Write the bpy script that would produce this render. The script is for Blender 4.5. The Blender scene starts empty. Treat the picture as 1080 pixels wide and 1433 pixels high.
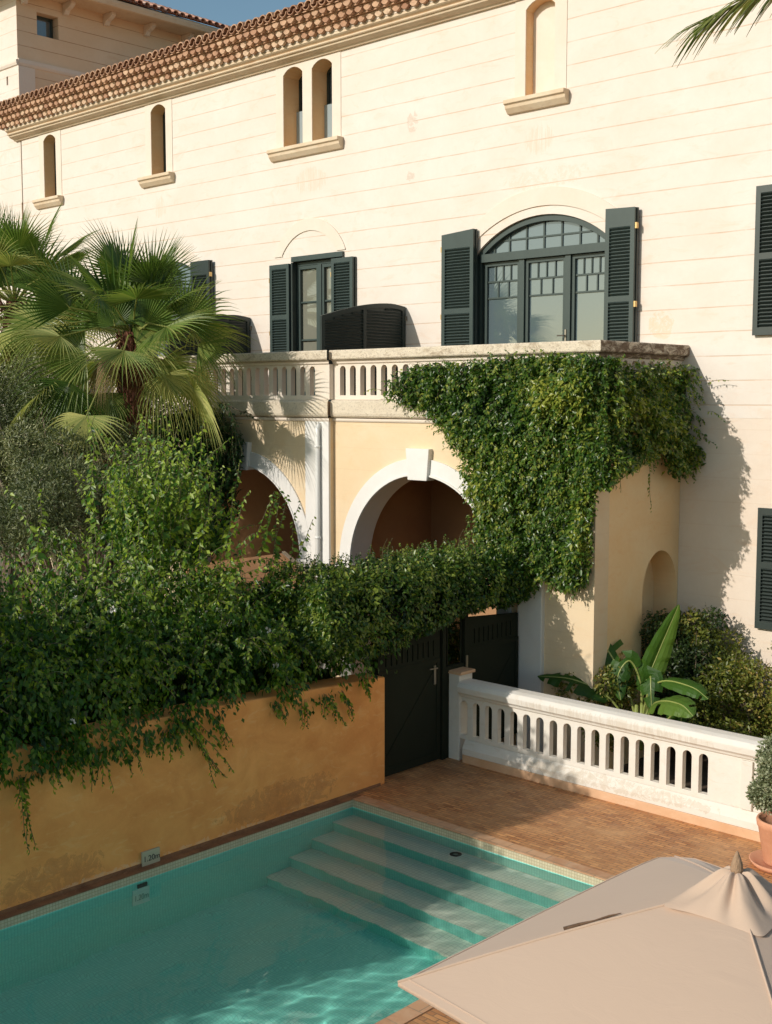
import bpy, math, random
import numpy as np
from mathutils import Vector, Matrix
from mathutils.geometry import tessellate_polygon
R = math.radians
random.seed(7); rng = np.random.default_rng(11)
S = bpy.context.scene; COL = S.collection

# ---------------------------------------------------------------- camera, sky, sun, exposure
cd = bpy.data.cameras.new('camera'); cam = bpy.data.objects.new('camera', cd); COL.objects.link(cam)
cam.location = (0, 0, 5.0); cam.rotation_euler = (R(90 - 5.43), 0, R(43.26))
cd.sensor_width = 36; cd.sensor_fit = 'HORIZONTAL'; cd.lens = 56.07; cd.clip_end = 2000
S.camera = cam
SUN = Vector((0.27, 1.0, -0.50)).normalized()          # direction the light travels
w = bpy.data.worlds.new('World'); S.world = w; w.use_nodes = True
sky = w.node_tree.nodes.new('ShaderNodeTexSky'); sky.sky_type = 'NISHITA'; sky.sun_disc = False
sky.sun_elevation = math.asin(-SUN.z); sky.sun_rotation = math.atan2(-SUN.x, -SUN.y) % (2 * math.pi)
sky.altitude = 50; sky.air_density = 1.0; sky.dust_density = 1.2; sky.ozone_density = 1.0
tint = w.node_tree.nodes.new('ShaderNodeMix'); tint.data_type = 'RGBA'; tint.blend_type = 'MULTIPLY'; tint.inputs[0].default_value = 1; tint.inputs[7].default_value = (.98, 1.10, 1.02, 1)
w.node_tree.links.new(sky.outputs[0], tint.inputs[6]); w.node_tree.links.new(tint.outputs[2], w.node_tree.nodes['Background'].inputs[0])
w.node_tree.nodes['Background'].inputs[1].default_value = 0.108
sl = bpy.data.lights.new('sun', 'SUN'); sl.energy = 3.6; sl.angle = R(0.5); sl.cycles.is_caustics_light = True; sl.color = (1.0, 0.93, 0.84)
so = bpy.data.objects.new('sun', sl); COL.objects.link(so); so.location = (-20, -40, 40)
so.rotation_euler = SUN.to_track_quat('-Z', 'Y').to_euler()
S.view_settings.view_transform = 'Standard'; S.view_settings.look = 'None'
S.view_settings.exposure = 0.0; S.view_settings.gamma = 1
S.cycles.use_denoising = True
S.cycles.max_bounces = 8; S.cycles.transparent_max_bounces = 16; S.cycles.diffuse_bounces = 6
S.cycles.caustics_reflective = False; S.cycles.caustics_refractive = True

# ---------------------------------------------------------------- materials
class NT:
    def __init__(s, name):
        s.m = bpy.data.materials.new(name); s.m.use_nodes = True; s.t = s.m.node_tree
        s.b = s.t.nodes['Principled BSDF']; s.out = s.t.nodes['Material Output']
    def n(s, typ, ins=None, **props):
        d = s.t.nodes.new(typ)
        for k, v in props.items(): setattr(d, k, v)
        for k, v in (ins or {}).items(): s.set(d.inputs[k], v)
        return d
    def set(s, sock, v):
        if isinstance(v, bpy.types.NodeSocket): s.t.links.new(v, sock)
        elif isinstance(v, tuple) and len(v) == 3 and sock.type == 'RGBA': sock.default_value = (*v, 1)
        else: sock.default_value = v
    def pos(s): return s.n('ShaderNodeNewGeometry').outputs['Position']
    def noise(s, vec, scale, detail=4, rough=.6, dist=0.0):
        return s.n('ShaderNodeTexNoise', {'Vector': vec, 'Scale': scale, 'Detail': detail, 'Roughness': rough, 'Distortion': dist}).outputs[0]
    def ramp(s, f, stops):
        r = s.n('ShaderNodeValToRGB', {0: f}); e = r.color_ramp.elements
        while len(e) < len(stops): e.new(.5)
        for k, (p, c) in enumerate(stops):
            e[k].position = p; e[k].color = (*c, 1) if isinstance(c, tuple) else (c, c, c, 1)
        return r.outputs[0]
    def mix(s, f, a, b, mode='MIX'):
        d = s.n('ShaderNodeMix', data_type='RGBA', blend_type=mode)
        s.set(d.inputs[0], f); s.set(d.inputs[6], a); s.set(d.inputs[7], b); return d.outputs[2]
    def math(s, op, a, b=0.0, c=0.0):
        d = s.n('ShaderNodeMath', operation=op); s.set(d.inputs[0], a); s.set(d.inputs[1], b); s.set(d.inputs[2], c); return d.outputs[0]
    def vmul(s, v, xyz): return s.n('ShaderNodeVectorMath', {0: v, 1: xyz}, operation='MULTIPLY').outputs[0]
    def bump(s, h, strength, dist=.01, normal=None):
        d = s.n('ShaderNodeBump', {'Height': h, 'Strength': strength, 'Distance': dist})
        if normal is not None: s.set(d.inputs['Normal'], normal)
        return d.outputs[0]
    def fin(s, color=None, rough=None, normal=None, **kw):
        if color is not None: s.set(s.b.inputs['Base Color'], color)
        if rough is not None: s.set(s.b.inputs['Roughness'], rough)
        if normal is not None: s.set(s.b.inputs['Normal'], normal)
        for k, v in kw.items(): s.set(s.b.inputs[k], v)
        return s.m

def plaster(name, a, b, c=None, grooves=0.0, gcol=(.5, .3, .16), sc=.9, amt=.7, rough=.85, bumps=.25, spots=None):
    m = NT(name); p = m.pos()
    big = m.noise(m.vmul(p, (1, 1, 1.3)), sc, 5, .62, .6)
    col = m.mix(m.ramp(big, [(.5 - .5 * amt * .4, 0.0), (.5 + .5 * amt * .55, 1.0)]), a, b)
    if c is not None:
        n2 = m.noise(m.vmul(p, (.8, .8, 2.2)), sc * 2.3, 6, .7, 1.2)
        col = m.mix(m.ramp(n2, [(.55, 0.0), (.74, .55)]), col, c)
    fine = m.noise(p, 14, 6, .7)
    col = m.mix(m.ramp(fine, [(.3, .12), (.7, 0.0)]), col, tuple(x * .72 for x in a))
    h = m.math('ADD', m.math('MULTIPLY', m.noise(p, 5, 4), .6), m.math('MULTIPLY', fine, .5))
    if grooves:
        z = m.n('ShaderNodeSeparateXYZ', {0: p}).outputs[2]
        wob = m.math('MULTIPLY', m.math('SUBTRACT', m.noise(p, 1.1, 2), .5), .014)
        d = m.math('PINGPONG', m.math('ADD', m.math('SUBTRACT', z, 8.15 - .362 * 60), wob), .181)
        line = m.n('ShaderNodeMapRange', {0: d, 1: .003, 2: .013, 3: 1.0, 4: 0.0}, interpolation_type='SMOOTHSTEP').outputs[0]
        brk = m.ramp(m.noise(p, 2.2, 4), [(.3, .25), (.55, 1.0)])
        f = m.math('MULTIPLY', m.math('MULTIPLY', line, brk), grooves)
        col = m.mix(f, col, gcol); h = m.math('SUBTRACT', h, m.math('MULTIPLY', f, 1.6))
    for (ctr, rad, col2, thr) in (spots or []):      # areas of flaked, stained plaster with a shape of their own
        dv = m.n('ShaderNodeVectorMath', {0: m.n('ShaderNodeVectorMath', {0: p, 1: ctr}, operation='SUBTRACT').outputs[0], 1: rad}, operation='DIVIDE').outputs[0]
        L = m.n('ShaderNodeVectorMath', {0: dv}, operation='LENGTH').outputs['Value']
        fall = m.n('ShaderNodeMapRange', {0: L, 1: .3, 2: 1.0, 3: 1.0, 4: 0.0}).outputs[0]
        nn = m.noise(p if abs(thr * 1000 % 10 - 5) > 1 else m.vmul(p, (2.6, 1, .22)), 6, 10, .8, 1.2)
        f = m.ramp(m.math('MULTIPLY', fall, nn), [(thr, 0.0), (thr + .03, .6), (thr + .06, .2), (thr + .1, .5)])
        col = m.mix(f, col, col2)
    return m.fin(col, rough, m.bump(h, bumps, .012))

WALL = plaster('cream_plaster', (.735, .64, .555), (.755, .70, .635), (.72, .535, .40), grooves=.55, sc=.8, amt=.8,
               spots=[((-14.9, 16.5, 9.95), (.35, 1, .55), (.52, .36, .26), .47), ((-14.95, 16.5, 9.0), (.25, 1, .3), (.5, .36, .26), .47),
                      *[((x, 16.5, 9.25), (.75 if x > -17 or x < -19 else 1.3, 1, .62), (.66, .50, .36), .475) for x in (-27, -22.5, -17.6, -12.1)], ((-12, 16.5, 8.6), (2.4, 1, .5), (.68, .55, .42), .49), ((-9.75, 16.5, 6.1), (.55, 1, .6), (.72, .48, .26), .46)])
LOWWALL = plaster('lower_cream_plaster', (.72, .595, .48), (.75, .655, .56), (.70, .50, .35), grooves=.12, sc=.6)
TRIM = plaster('smooth_plaster', (.74, .635, .53), (.76, .68, .59), None, sc=1.3, bumps=.15)
YEL = plaster('ochre_cream_plaster', (.74, .565, .36), (.76, .63, .45), (.74, .48, .24), grooves=.10, sc=.8)
BOUNCED = plaster('bounce_toned_plaster', (.84, .57, .29), (.86, .65, .38), (.80, .46, .20), sc=.9)  # side wall copy of the ochre plaster, warm bounced light put into its colour
WHITE = plaster('white_painted_render', (.74, .71, .67), (.77, .75, .72), None, sc=2.0, bumps=.2)
BALW = plaster('white_cast_stone', (.72, .67, .59), (.76, .72, .66), (.64, .54, .42), sc=2.2, amt=.9, bumps=.45, spots=[((-8, 12.5, .22), (4, 1, .22), (.50, .40, .28), .47), ((-8, 12.5, 1.0), (4, 1, .2), (.56, .47, .36), .485)])
ORANGE = plaster('burnt_orange_plaster', (.94, .435, .13), (.72, .265, .062), (.94, .59, .26), sc=1.7, amt=1.0, bumps=.6,
               spots=[((-10.44, 9.3, .25), (1, 2.2, .5), (.45, .17, .06), .44), ((-10.5, 6.2, .2), (1, 1.5, .5), (.50, .19, .06), .44), ((-10.5, 7.6, .0), (1, 6, .22), (.86, .66, .45), .47)])
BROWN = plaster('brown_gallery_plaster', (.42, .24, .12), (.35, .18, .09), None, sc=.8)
TERR = plaster('terracotta_skirting', (.70, .45, .28), (.62, .36, .20), (.76, .56, .40), sc=2.2)
MOLD = plaster('weathered_moulding', (.72, .59, .43), (.64, .48, .32), (.50, .34, .21), sc=1.6)

def stained_stone(name, dark, thr):
    m = NT(name); p = m.pos()
    base = m.mix(m.noise(p, 3, 5), (.78, .69, .55), (.66, .56, .43))
    st = m.noise(m.vmul(p, (1, 1, 2.4)), 4.5, 9, .78, .8)
    col = m.mix(m.ramp(st, [(thr, 0.0), (thr + .12, .85)]), base, dark)
    sp = m.noise(p, 30, 6, .8)
    col = m.mix(m.ramp(sp, [(.52, 0.0), (.62, .55)]), col, tuple(x * .6 for x in dark))
    return m.fin(col, .95, m.bump(m.math('ADD', st, sp), .7, .02))
COPE = stained_stone('lichened_coping_stone', (.42, .33, .23), .50)
SLABM = stained_stone('streaked_floor_slab', (.55, .45, .33), .56)
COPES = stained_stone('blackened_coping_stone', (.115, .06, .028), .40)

def paint(name, c, rough=.45):
    m = NT(name); p = m.pos()
    n = m.noise(m.vmul(p, (1, 1, .4)), 6, 5)
    return m.fin(m.mix(n, tuple(x * .8 for x in c), tuple(x * 1.2 for x in c)), rough, m.bump(m.noise(p, 40, 3), .08, .004))
GREEN = paint('dark_green_paint', (.040, .060, .055), .38)
GREEND = paint('dark_green_shutter_paint', (.026, .038, .034), .42)
BLK = paint('dark_gate_paint', (.020, .023, .014), .9); BLK.node_tree.nodes['Principled BSDF'].inputs['Specular IOR Level'].default_value = .15
METAL = NT('galvanised_metal').fin((.30, .27, .22), .45, None, Metallic=.9)
BRASS = NT('brass_hinge').fin((.65, .45, .2), .4, None, Metallic=.7)
PIPE = NT('white_pipe_paint').fin((.78, .77, .74), .4)

def glass(name, tint, ior, rough=.015, wav=.015):
    m = NT(name); p = m.pos()
    return m.fin(tint, rough, m.bump(m.noise(p, 1.6, 2), wav, .05), **{'IOR': ior, 'Specular IOR Level': .6})
PANE = glass('window_glass', (.095, .13, .145), 2.05)
PANEC = glass('curtained_window_glass', (.20, .20, .16), 1.9)
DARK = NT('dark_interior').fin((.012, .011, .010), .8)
CURT = NT('pale_curtain'); CURT = CURT.fin(CURT.mix(CURT.n('ShaderNodeTexWave', {'Vector': CURT.pos(), 'Scale': 5.0, 'Distortion': 1.0}, bands_direction='X').outputs[0], (.5, .48, .38), (.7, .68, .56)), .9)

def tilemat(name, c1, c2, c3):
    m = NT(name); p = m.pos()
    at = m.n('ShaderNodeAttribute', attribute_name='tone').outputs['Fac']
    col = m.ramp(at, [(0.0, c1), (.5, c2), (1.0, c3)])
    col = m.mix(m.ramp(m.noise(p, 7, 6, .7), [(.4, 0.0), (.65, .5)]), col, (.26, .14, .09))
    return m.fin(col, .85, m.bump(m.noise(p, 25, 5), .4, .01))
TILE = tilemat('clay_tile', (.34, .17, .10), (.56, .34, .21), (.70, .52, .36))
TILER = tilemat('weathered_roof_tile', (.52, .22, .14), (.66, .36, .25), (.62, .47, .38))

def paving():
    m = NT('terracotta_brick_paving'); p = m.pos()
    br = m.n('ShaderNodeTexBrick', {'Vector': p, 'Color1': (.66, .31, .115), 'Color2': (.38, .145, .05), 'Mortar': (.12, .07, .045), 'Scale': 1.0,
             'Mortar Size': .005, 'Mortar Smooth': .3, 'Bias': 0.0, 'Brick Width': .155, 'Row Height': .056})
    col = m.mix(m.ramp(m.noise(p, 1.7, 6, .65), [(.38, 0.0), (.68, .75)]), br.outputs[0], (.62, .34, .155))
    col = m.mix(m.ramp(m.noise(p, 11, 5, .7), [(.48, 0.0), (.7, .55)]), col, (.30, .15, .07))
    h = m.math('ADD', m.math('MULTIPLY', br.outputs[1], -1.0), m.math('MULTIPLY', m.noise(p, 9, 4), .9))
    return m.fin(col, m.ramp(m.noise(p, 4, 4), [(.3, .42), (.7, .7)]), m.bump(h, .7, .012))
PAVE = paving()
def mosaic(name, c1, c2, grout, size=.035, rough=.25):
    m = NT(name); g = m.n('ShaderNodeNewGeometry'); p = g.outputs['Position']
    s = m.n('ShaderNodeSeparateXYZ', {0: p}); nrm = m.n('ShaderNodeSeparateXYZ', {0: g.outputs['Normal']})
    # tile joints on each axis, hidden on the axis the face looks along
    tot = None
    for k in range(3):
        d = m.math('PINGPONG', s.outputs[k], size / 2)
        l = m.n('ShaderNodeMapRange', {0: d, 1: .0015, 2: .0045, 3: 1.0, 4: 0.0}).outputs[0]
        l = m.math('MULTIPLY', l, m.math('LESS_THAN', m.math('ABSOLUTE', nrm.outputs[k]), .5))
        tot = l if tot is None else m.math('MAXIMUM', tot, l)
    cell = m.n('ShaderNodeTexWhiteNoise', {'Vector': m.n('ShaderNodeVectorMath', {0: p, 1: (size,) * 3}, operation='SNAP').outputs[0]}).outputs[0]
    col = m.mix(cell, c1, c2)
    col = m.mix(m.math('MULTIPLY', tot, .75), col, grout)
    return m.fin(col, rough)
MOS = mosaic('sea_green_mosaic', (.34, .84, .73), (.28, .78, .67), (.22, .62, .53))
MOSC = mosaic('cream_mosaic', (.60, .53, .36), (.52, .46, .32), (.34, .28, .18))
TREAD = mosaic('pale_step_tile', (.86, .83, .70), (.82, .79, .67), (.55, .55, .46), .05)
SOIL = plaster('dark_garden_soil', (.09, .06, .04), (.06, .045, .03), None, sc=3)
GRAVEL = plaster('garden_ground', (.30, .22, .14), (.22, .17, .11), None, sc=1)

def water():
    m = NT('pool_water'); m.t.nodes.remove(m.b)
    g = m.n('ShaderNodeBsdfGlass', {'Color': (.93, 1.0, .985), 'Roughness': 0.0, 'IOR': 1.33}).outputs[0]
    m.t.links.new(g, m.out.inputs[0])
    return m.m
WATER = water()

def leafmat(name, lo, mid, hi, trans=.35, rough=.42, spec=.5):
    m = NT(name); at = m.n('ShaderNodeAttribute', attribute_name='tone').outputs['Fac']
    col = m.ramp(at, [(0.0, lo), (.55, mid), (1.0, hi)])
    m.fin(col, rough, None, **{'Specular IOR Level': spec})
    tr = m.n('ShaderNodeBsdfTranslucent', {'Color': m.mix(.5, col, m.mix(1.0, col, (2.0, 2.2, .6), 'MULTIPLY'))}).outputs[0]
    mx = m.n('ShaderNodeMixShader', {0: trans, 1: m.b.outputs[0], 2: tr}); m.t.links.new(mx.outputs[0], m.out.inputs[0])
    return m.m
L_BOU = leafmat('bougainvillea_leaf', (.012, .045, .005), (.062, .155, .013), (.33, .43, .05), trans=.45)
L_VINE = leafmat('climber_leaf', (.020, .055, .010), (.075, .155, .020), (.34, .36, .06), rough=.33)
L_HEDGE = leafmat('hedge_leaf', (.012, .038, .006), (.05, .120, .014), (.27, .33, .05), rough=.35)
L_OLIVE = leafmat('olive_leaf', (.045, .065, .022), (.12, .145, .055), (.42, .42, .22), trans=.2, rough=.5)
L_DARK = leafmat('wisteria_leaf', (.012, .042, .012), (.03, .085, .022), (.07, .14, .03))
L_SHR = leafmat('autumn_shrub_leaf', (.05, .075, .012), (.19, .22, .035), (.48, .33, .11))
L_SHRD = leafmat('evergreen_shrub_leaf', (.015, .035, .010), (.04, .075, .018), (.10, .12, .03))
L_POT = leafmat('silvery_shrub_leaf', (.10, .13, .06), (.24, .27, .15), (.46, .48, .32), trans=.15)
L_PALM = leafmat('palm_frond', (.032, .088, .016), (.14, .21, .045), (.52, .48, .18), trans=.3, rough=.36)
L_DRY = leafmat('dry_palm_frond', (.16, .10, .04), (.30, .21, .09), (.45, .34, .17), trans=.25, rough=.6)
L_BAN = leafmat('banana_leaf', (.025, .075, .010), (.06, .145, .018), (.15, .25, .04), trans=.4, rough=.48, spec=.35)
PETAL = NT('white_petal').fin((.80, .76, .68), .6)
def bark(name, a, b, sc=14):
    m = NT(name); p = m.pos(); n = m.noise(m.vmul(p, (1, 1, .35)), sc, 6, .7, .5)
    return m.fin(m.mix(n, a, b), .9, m.bump(n, .9, .03))
BARK = bark('grey_bark', (.13, .10, .07), (.26, .20, .14))
STEM = bark('green_stem', (.09, .10, .04), (.20, .17, .08))
PTRUNK = bark('reddish_palm_trunk', (.10, .030, .018), (.20, .08, .04), 22)
def cloth():
    m = NT('beige_canvas'); p = m.pos()
    wv = m.noise(p, 220, 2)
    c = m.mix(m.noise(p, 1.3, 3), (.62, .455, .34), (.65, .485, .365))
    m.fin(c, .9, m.bump(m.math('ADD', m.math('MULTIPLY', wv, .12), m.math('MULTIPLY', m.noise(m.vmul(p, (1, 2.2, 1)), 3.4, 4, .6, 1.0), 1.0)), .15, .02), **{'Sheen Weight': .15})
    tr = m.n('ShaderNodeBsdfTranslucent', {'Color': (.55, .38, .24)}).outputs[0]
    mx = m.n('ShaderNodeMixShader', {0: .15, 1: m.b.outputs[0], 2: tr}); m.t.links.new(mx.outputs[0], m.out.inputs[0]); return m.m
CLOTH = cloth()
WOOD = bark('dark_teak', (.10, .055, .03), (.2, .12, .07), 10)
POTM = plaster('terracotta_pot_clay', (.68, .34, .20), (.60, .28, .16), (.74, .48, .34), sc=4)
SIGNP = NT('weathered_sign_plate').fin((.44, .42, .30), .6)
SIGNT = NT('sign_lettering').fin((.03, .03, .03), .6)
SIGNW = NT('white_tile_sign').fin((.75, .80, .72), .4)

# ---------------------------------------------------------------- mesh helpers
class MB:
    def __init__(s): s.v = []; s.f = []; s.tone = []
    def add(s, vs, fs, tone=None):
        k = len(s.v); s.v.extend([tuple(q) for q in vs]); s.f.extend([tuple(i + k for i in f) for f in fs])
        s.tone.extend([.5 if tone is None else tone] * len(vs)); return s
    def box(s, x0, x1, y0, y1, z0, z1, M=None):
        vs = [Vector((x, y, z)) for x in (x0, x1) for y in (y0, y1) for z in (z0, z1)]
        if M: vs = [M @ q for q in vs]
        return s.add(vs, [(0, 1, 3, 2), (4, 6, 7, 5), (0, 4, 5, 1), (2, 3, 7, 6), (0, 2, 6, 4), (1, 5, 7, 3)])
    def slab(s, loops, a, b, ax='Y'):
        """2-D outline with holes (first loop outer) thickened between a and b along an axis."""
        f = {'Y': lambda u, v, t: (u, t, v), 'X': lambda u, v, t: (t, u, v), 'Z': lambda u, v, t: (u, v, t)}[ax]
        flat = [q for l in loops for q in l]
        tr = tessellate_polygon([[Vector((u, v, 0)) for u, v in l] for l in loops])
        n = len(flat); vs = [f(u, v, a) for u, v in flat] + [f(u, v, b) for u, v in flat]
        fs = [tuple(t) for t in tr] + [tuple(i + n for i in reversed(t)) for t in tr]
        k = 0
        for l in loops:
            for i in range(len(l)):
                j = (i + 1) % len(l); fs.append((k + i, k + j, k + j + n, k + i + n))
            k += len(l)
        return s.add(vs, fs)
    def tube(s, pts, r, seg=6, cap=True, tone=None):
        pts = [Vector(p) for p in pts]; rs = r if isinstance(r, (list, tuple)) else [r] * len(pts); vs = []; fs = []
        for i, p in enumerate(pts):
            d = (pts[min(i + 1, len(pts) - 1)] - pts[max(i - 1, 0)])
            d = d.normalized() if d.length > 1e-9 else Vector((0, 0, 1))
            u = d.cross(Vector((.13, .21, 1)) if abs(d.z) < .95 else Vector((1, 0, 0))).normalized(); v = d.cross(u)
            for k in range(seg):
                a = 2 * math.pi * k / seg; vs.append(p + (u * math.cos(a) + v * math.sin(a)) * rs[i])
        for i in range(len(pts) - 1):
            for k in range(seg):
                a, b = i * seg + k, i * seg + (k + 1) % seg; fs.append((a, b, b + seg, a + seg))
        if cap: fs += [tuple(reversed(range(seg))), tuple(range((len(pts) - 1) * seg, len(pts) * seg))]
        return s.add(vs, fs, tone)
    def lathe(s, prof, c, seg=32):
        vs = []; fs = []
        for r, z in prof:
            for k in range(seg):
                a = 2 * math.pi * k / seg; vs.append((c[0] + r * math.cos(a), c[1] + r * math.sin(a), c[2] + z))
        for i in range(len(prof) - 1):
            for k in range(seg):
                a, b = i * seg + k, i * seg + (k + 1) % seg; fs.append((a, b, b + seg, a + seg))
        fs += [tuple(reversed(range(seg))), tuple(range((len(prof) - 1) * seg, len(prof) * seg))]
        return s.add(vs, fs)
    def extrude(s, prof, p0, p1, ax):
        """profile (t, z) swept along a line: ax 'X' -> t is Y; ax 'Y' -> t is X"""
        n = len(prof)
        if ax == 'X': vs = [(p0, t, z) for t, z in prof] + [(p1, t, z) for t, z in prof]
        else: vs = [(t, p0, z) for t, z in prof] + [(t, p1, z) for t, z in prof]
        return s.add(vs, [(i, (i + 1) % n, (i + 1) % n + n, i + n) for i in range(n)] + [tuple(range(n)), tuple(range(n, 2 * n))])
    def build(s, name, mat, parent=None, smooth=False, bev=0.0, fixn=True):
        me = bpy.data.meshes.new(name); me.from_pydata(s.v, [], s.f)
        if fixn:
            import bmesh
            bm = bmesh.new(); bm.from_mesh(me); bmesh.ops.recalc_face_normals(bm, faces=bm.faces); bm.to_mesh(me); bm.free()
        at = me.attributes.new('tone', 'FLOAT', 'POINT'); at.data.foreach_set('value', s.tone)
        me.materials.append(mat)
        if smooth: me.polygons.foreach_set('use_smooth', [True] * len(me.polygons))
        o = bpy.data.objects.new(name, me); COL.objects.link(o); attach(o, parent)
        if bev:
            b = o.modifiers.new('bevel', 'BEVEL'); b.width = bev; b.segments = 2; b.limit_method = 'ANGLE'; b.angle_limit = R(40)
        return o
def wloc(o):
    l = Vector((0, 0, 0))
    while o is not None: l += o.location; o = o.parent
    return l
def attach(o, parent):
    if parent is not None: o.parent = parent; o.location = -wloc(parent)
def tag(o, label, cat=None, group=None, kind=None):
    if label: o['label'] = label
    if cat: o['category'] = cat
    if group: o['group'] = group
    if kind: o['kind'] = kind
    return o
def thing(name, label, cat, loc, group=None):
    o = bpy.data.objects.new(name, None); COL.objects.link(o); o.location = loc; o.empty_display_size = .2
    return tag(o, label, cat, group)
def struct(o): o['kind'] = 'structure'; return o
def arch(u0, u1, z0, zs, rise, n=20):
    """closed loop: flat bottom, straight sides to zs, elliptical/segmental top of given rise"""
    c = (u0 + u1) / 2; h = (u1 - u0) / 2; L = [(u0, z0), (u1, z0)]
    if rise < h * .8:
        rad = (h * h + rise * rise) / (2 * rise); zc = zs + rise - rad; a0 = math.asin(h / rad)
        L += [(c + rad * math.sin(a0 - 2 * a0 * k / n), zc + rad * math.cos(a0 - 2 * a0 * k / n)) for k in range(n + 1)]
    else: L += [(c + h * math.cos(math.pi * k / n), zs + rise * math.sin(math.pi * k / n)) for k in range(n + 1)]
    return L
rb = lambda x0, x1, y0, y1, z0, z1, r0, r1, n: [(random.uniform(x0, x1), random.uniform(y0, y1), random.uniform(z0, z1), random.uniform(r0, r1)) for _ in range(n)]
def rect(u0, u1, v0, v1): return [(u0, v0), (u1, v0), (u1, v1), (u0, v1)]

def leafcloud(name, mat, P, A, U, L, W, parent, tone=None, fold=.18, shape=.42):
    """one mesh of folded pointed leaves: P base, A axis, U up-ish normal, L length, W width (arrays)"""
    n = len(P); A = A / np.linalg.norm(A, axis=1, keepdims=True)
    side = np.cross(A, U); side /= (np.linalg.norm(side, axis=1, keepdims=True) + 1e-9); up = np.cross(side, A)
    L = np.broadcast_to(L, (n,))[:, None]; W = np.broadcast_to(W, (n,))[:, None]
    mid = P + A * L * shape
    V = np.stack([P, mid + side * W / 2 + up * W * fold, P + A * L - up * L * .08, mid - side * W / 2 + up * W * fold, mid], 1).reshape(-1, 3)
    k = np.arange(n)[:, None] * 5
    F = np.concatenate([k + np.array([[0, 1, 2, 4]]), k + np.array([[0, 4, 2, 3]])], 1).reshape(-1)
    me = bpy.data.meshes.new(name); me.vertices.add(n * 5); me.vertices.foreach_set('co', V.astype(np.float32).ravel())
    me.loops.add(n * 8); me.loops.foreach_set('vertex_index', F.astype(np.int32))
    me.polygons.add(n * 2); me.polygons.foreach_set('loop_start', (np.arange(n * 2) * 4).astype(np.int32))
    me.update(calc_edges=True)
    if tone is None: tone = rng.random(n)
    at = me.attributes.new('tone', 'FLOAT', 'POINT'); at.data.foreach_set('value', np.repeat(np.clip(tone, 0, 1), 5).astype(np.float32))
    me.materials.append(mat); o = bpy.data.objects.new(name, me); COL.objects.link(o); attach(o, parent); return o
def snoise(P, sc, seed=0):
    r = np.random.default_rng(seed); out = np.zeros(len(P))
    for k in range(7):
        d = r.normal(size=3); d /= np.linalg.norm(d); f = sc * (1 + .35 * k); out += np.sin(P @ d * f + r.random() * 6.28) / (1 + .25 * k)
    return out / 3.0
def inpoly(pts, poly):
    x, y = pts[:, 0], pts[:, 1]; c = np.zeros(len(pts), bool); n = len(poly)
    for i in range(n):
        x0, y0 = poly[i]; x1, y1 = poly[(i + 1) % n]
        if y0 == y1: continue
        k = ((y0 > y) != (y1 > y)) & (x < (x1 - x0) * (y - y0) / (y1 - y0) + x0); c ^= k
    return c
def polysample(poly, n, jit=.0):
    a = np.array(poly); lo, hi = a.min(0), a.max(0); out = np.zeros((0, 2))
    while len(out) < n:
        q = lo + rng.random((n * 2, 2)) * (hi - lo); q = q[inpoly(q, poly)]; out = np.vstack([out, q])
    return out[:n] + rng.normal(size=(n, 2)) * jit
def unit(v): return v / (np.linalg.norm(v, axis=1, keepdims=True) + 1e-9)

# ---------------------------------------------------------------- ground, terrace, pool
PX0, PX1, PY1, PY0 = -10.32, -6.37, 10.36, -4.0
WZ = -.10; WD = -1.50
gb = MB(); O = 400
for x0, x1, y0, y1 in ((-O, -10.9, -O, O), (-10.9, O, 16.6, O), (-10.9, O, -O, -12)): gb.slab([rect(x0, x1, y0, y1)], -3.2, -.012, 'Z')
struct(gb.build('ground', GRAVEL))
tb = MB()
for x0, x1, y0, y1 in ((-10.9, PX0 - .031, -12, 12.9), (PX0 - .031, PX1 + .031, PY1 + .031, 12.9), (PX1 + .031, 12, -12, 12.9), (PX0 - .031, PX1 + .031, -12, PY0)): tb.slab([rect(x0, x1, y0, y1)], -2.2, 0.0, 'Z')
struct(tb.build('terrace', PAVE))
sb = MB().slab([rect(-10.9, 12, 12.9, 16.6)], -.9, -.42, 'Z'); struct(sb.build('garden_bed', SOIL))
nx, ny = 130, 470; X0_, X1_, Y0_, Y1_ = PX0 - .02, PX1 + .02, PY0 + .1, PY1 + .02
gx = np.linspace(X0_, X1_, nx); gy = np.linspace(Y0_, Y1_, ny); GX, GY = np.meshgrid(gx, gy); PW = np.column_stack([GX.ravel(), GY.ravel(), 0 * GX.ravel()])
amp = .35 + .65 / (1 + np.exp((PW[:, 1] - 9.2 + .35 * (PW[:, 0] + 7.5)) * 1.2))
hz = WZ + amp * (.0044 * snoise(PW, 3.6, 31) + .0027 * snoise(PW, 8.5, 32) + .0011 * snoise(PW, 18, 33))
top = np.column_stack([GX.ravel(), GY.ravel(), hz])
fs = [(j * nx + i, j * nx + i + 1, (j + 1) * nx + i + 1, (j + 1) * nx + i) for j in range(ny - 1) for i in range(nx - 1)]
me = bpy.data.meshes.new('water'); me.from_pydata([tuple(q) for q in top], [], fs); me.materials.append(WATER)
me.polygons.foreach_set('use_smooth', [True] * ((nx - 1) * (ny - 1)))
o = bpy.data.objects.new('water', me); COL.objects.link(o); struct(o); o.cycles.is_caustics_caster = True
pool = thing('swimming_pool', 'long rectangular swimming pool of green water beside orange wall', 'swimming pool', (-8.3, 6, 0))
b = MB()
b.box(PX0 - .12, PX1 + .12, PY0 - .1, PY1 + .1, WD - .15, WD)
b.box(PX0 - .03, PX0, PY0, PY1, WD, -.09); b.box(PX1, PX1 + .03, PY0, PY1, WD, -.09); b.box(PX0, PX1, PY1, PY1 + .03, WD, -.09)
b.build('basin', MOS, pool).cycles.is_caustics_receiver = True
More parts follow.
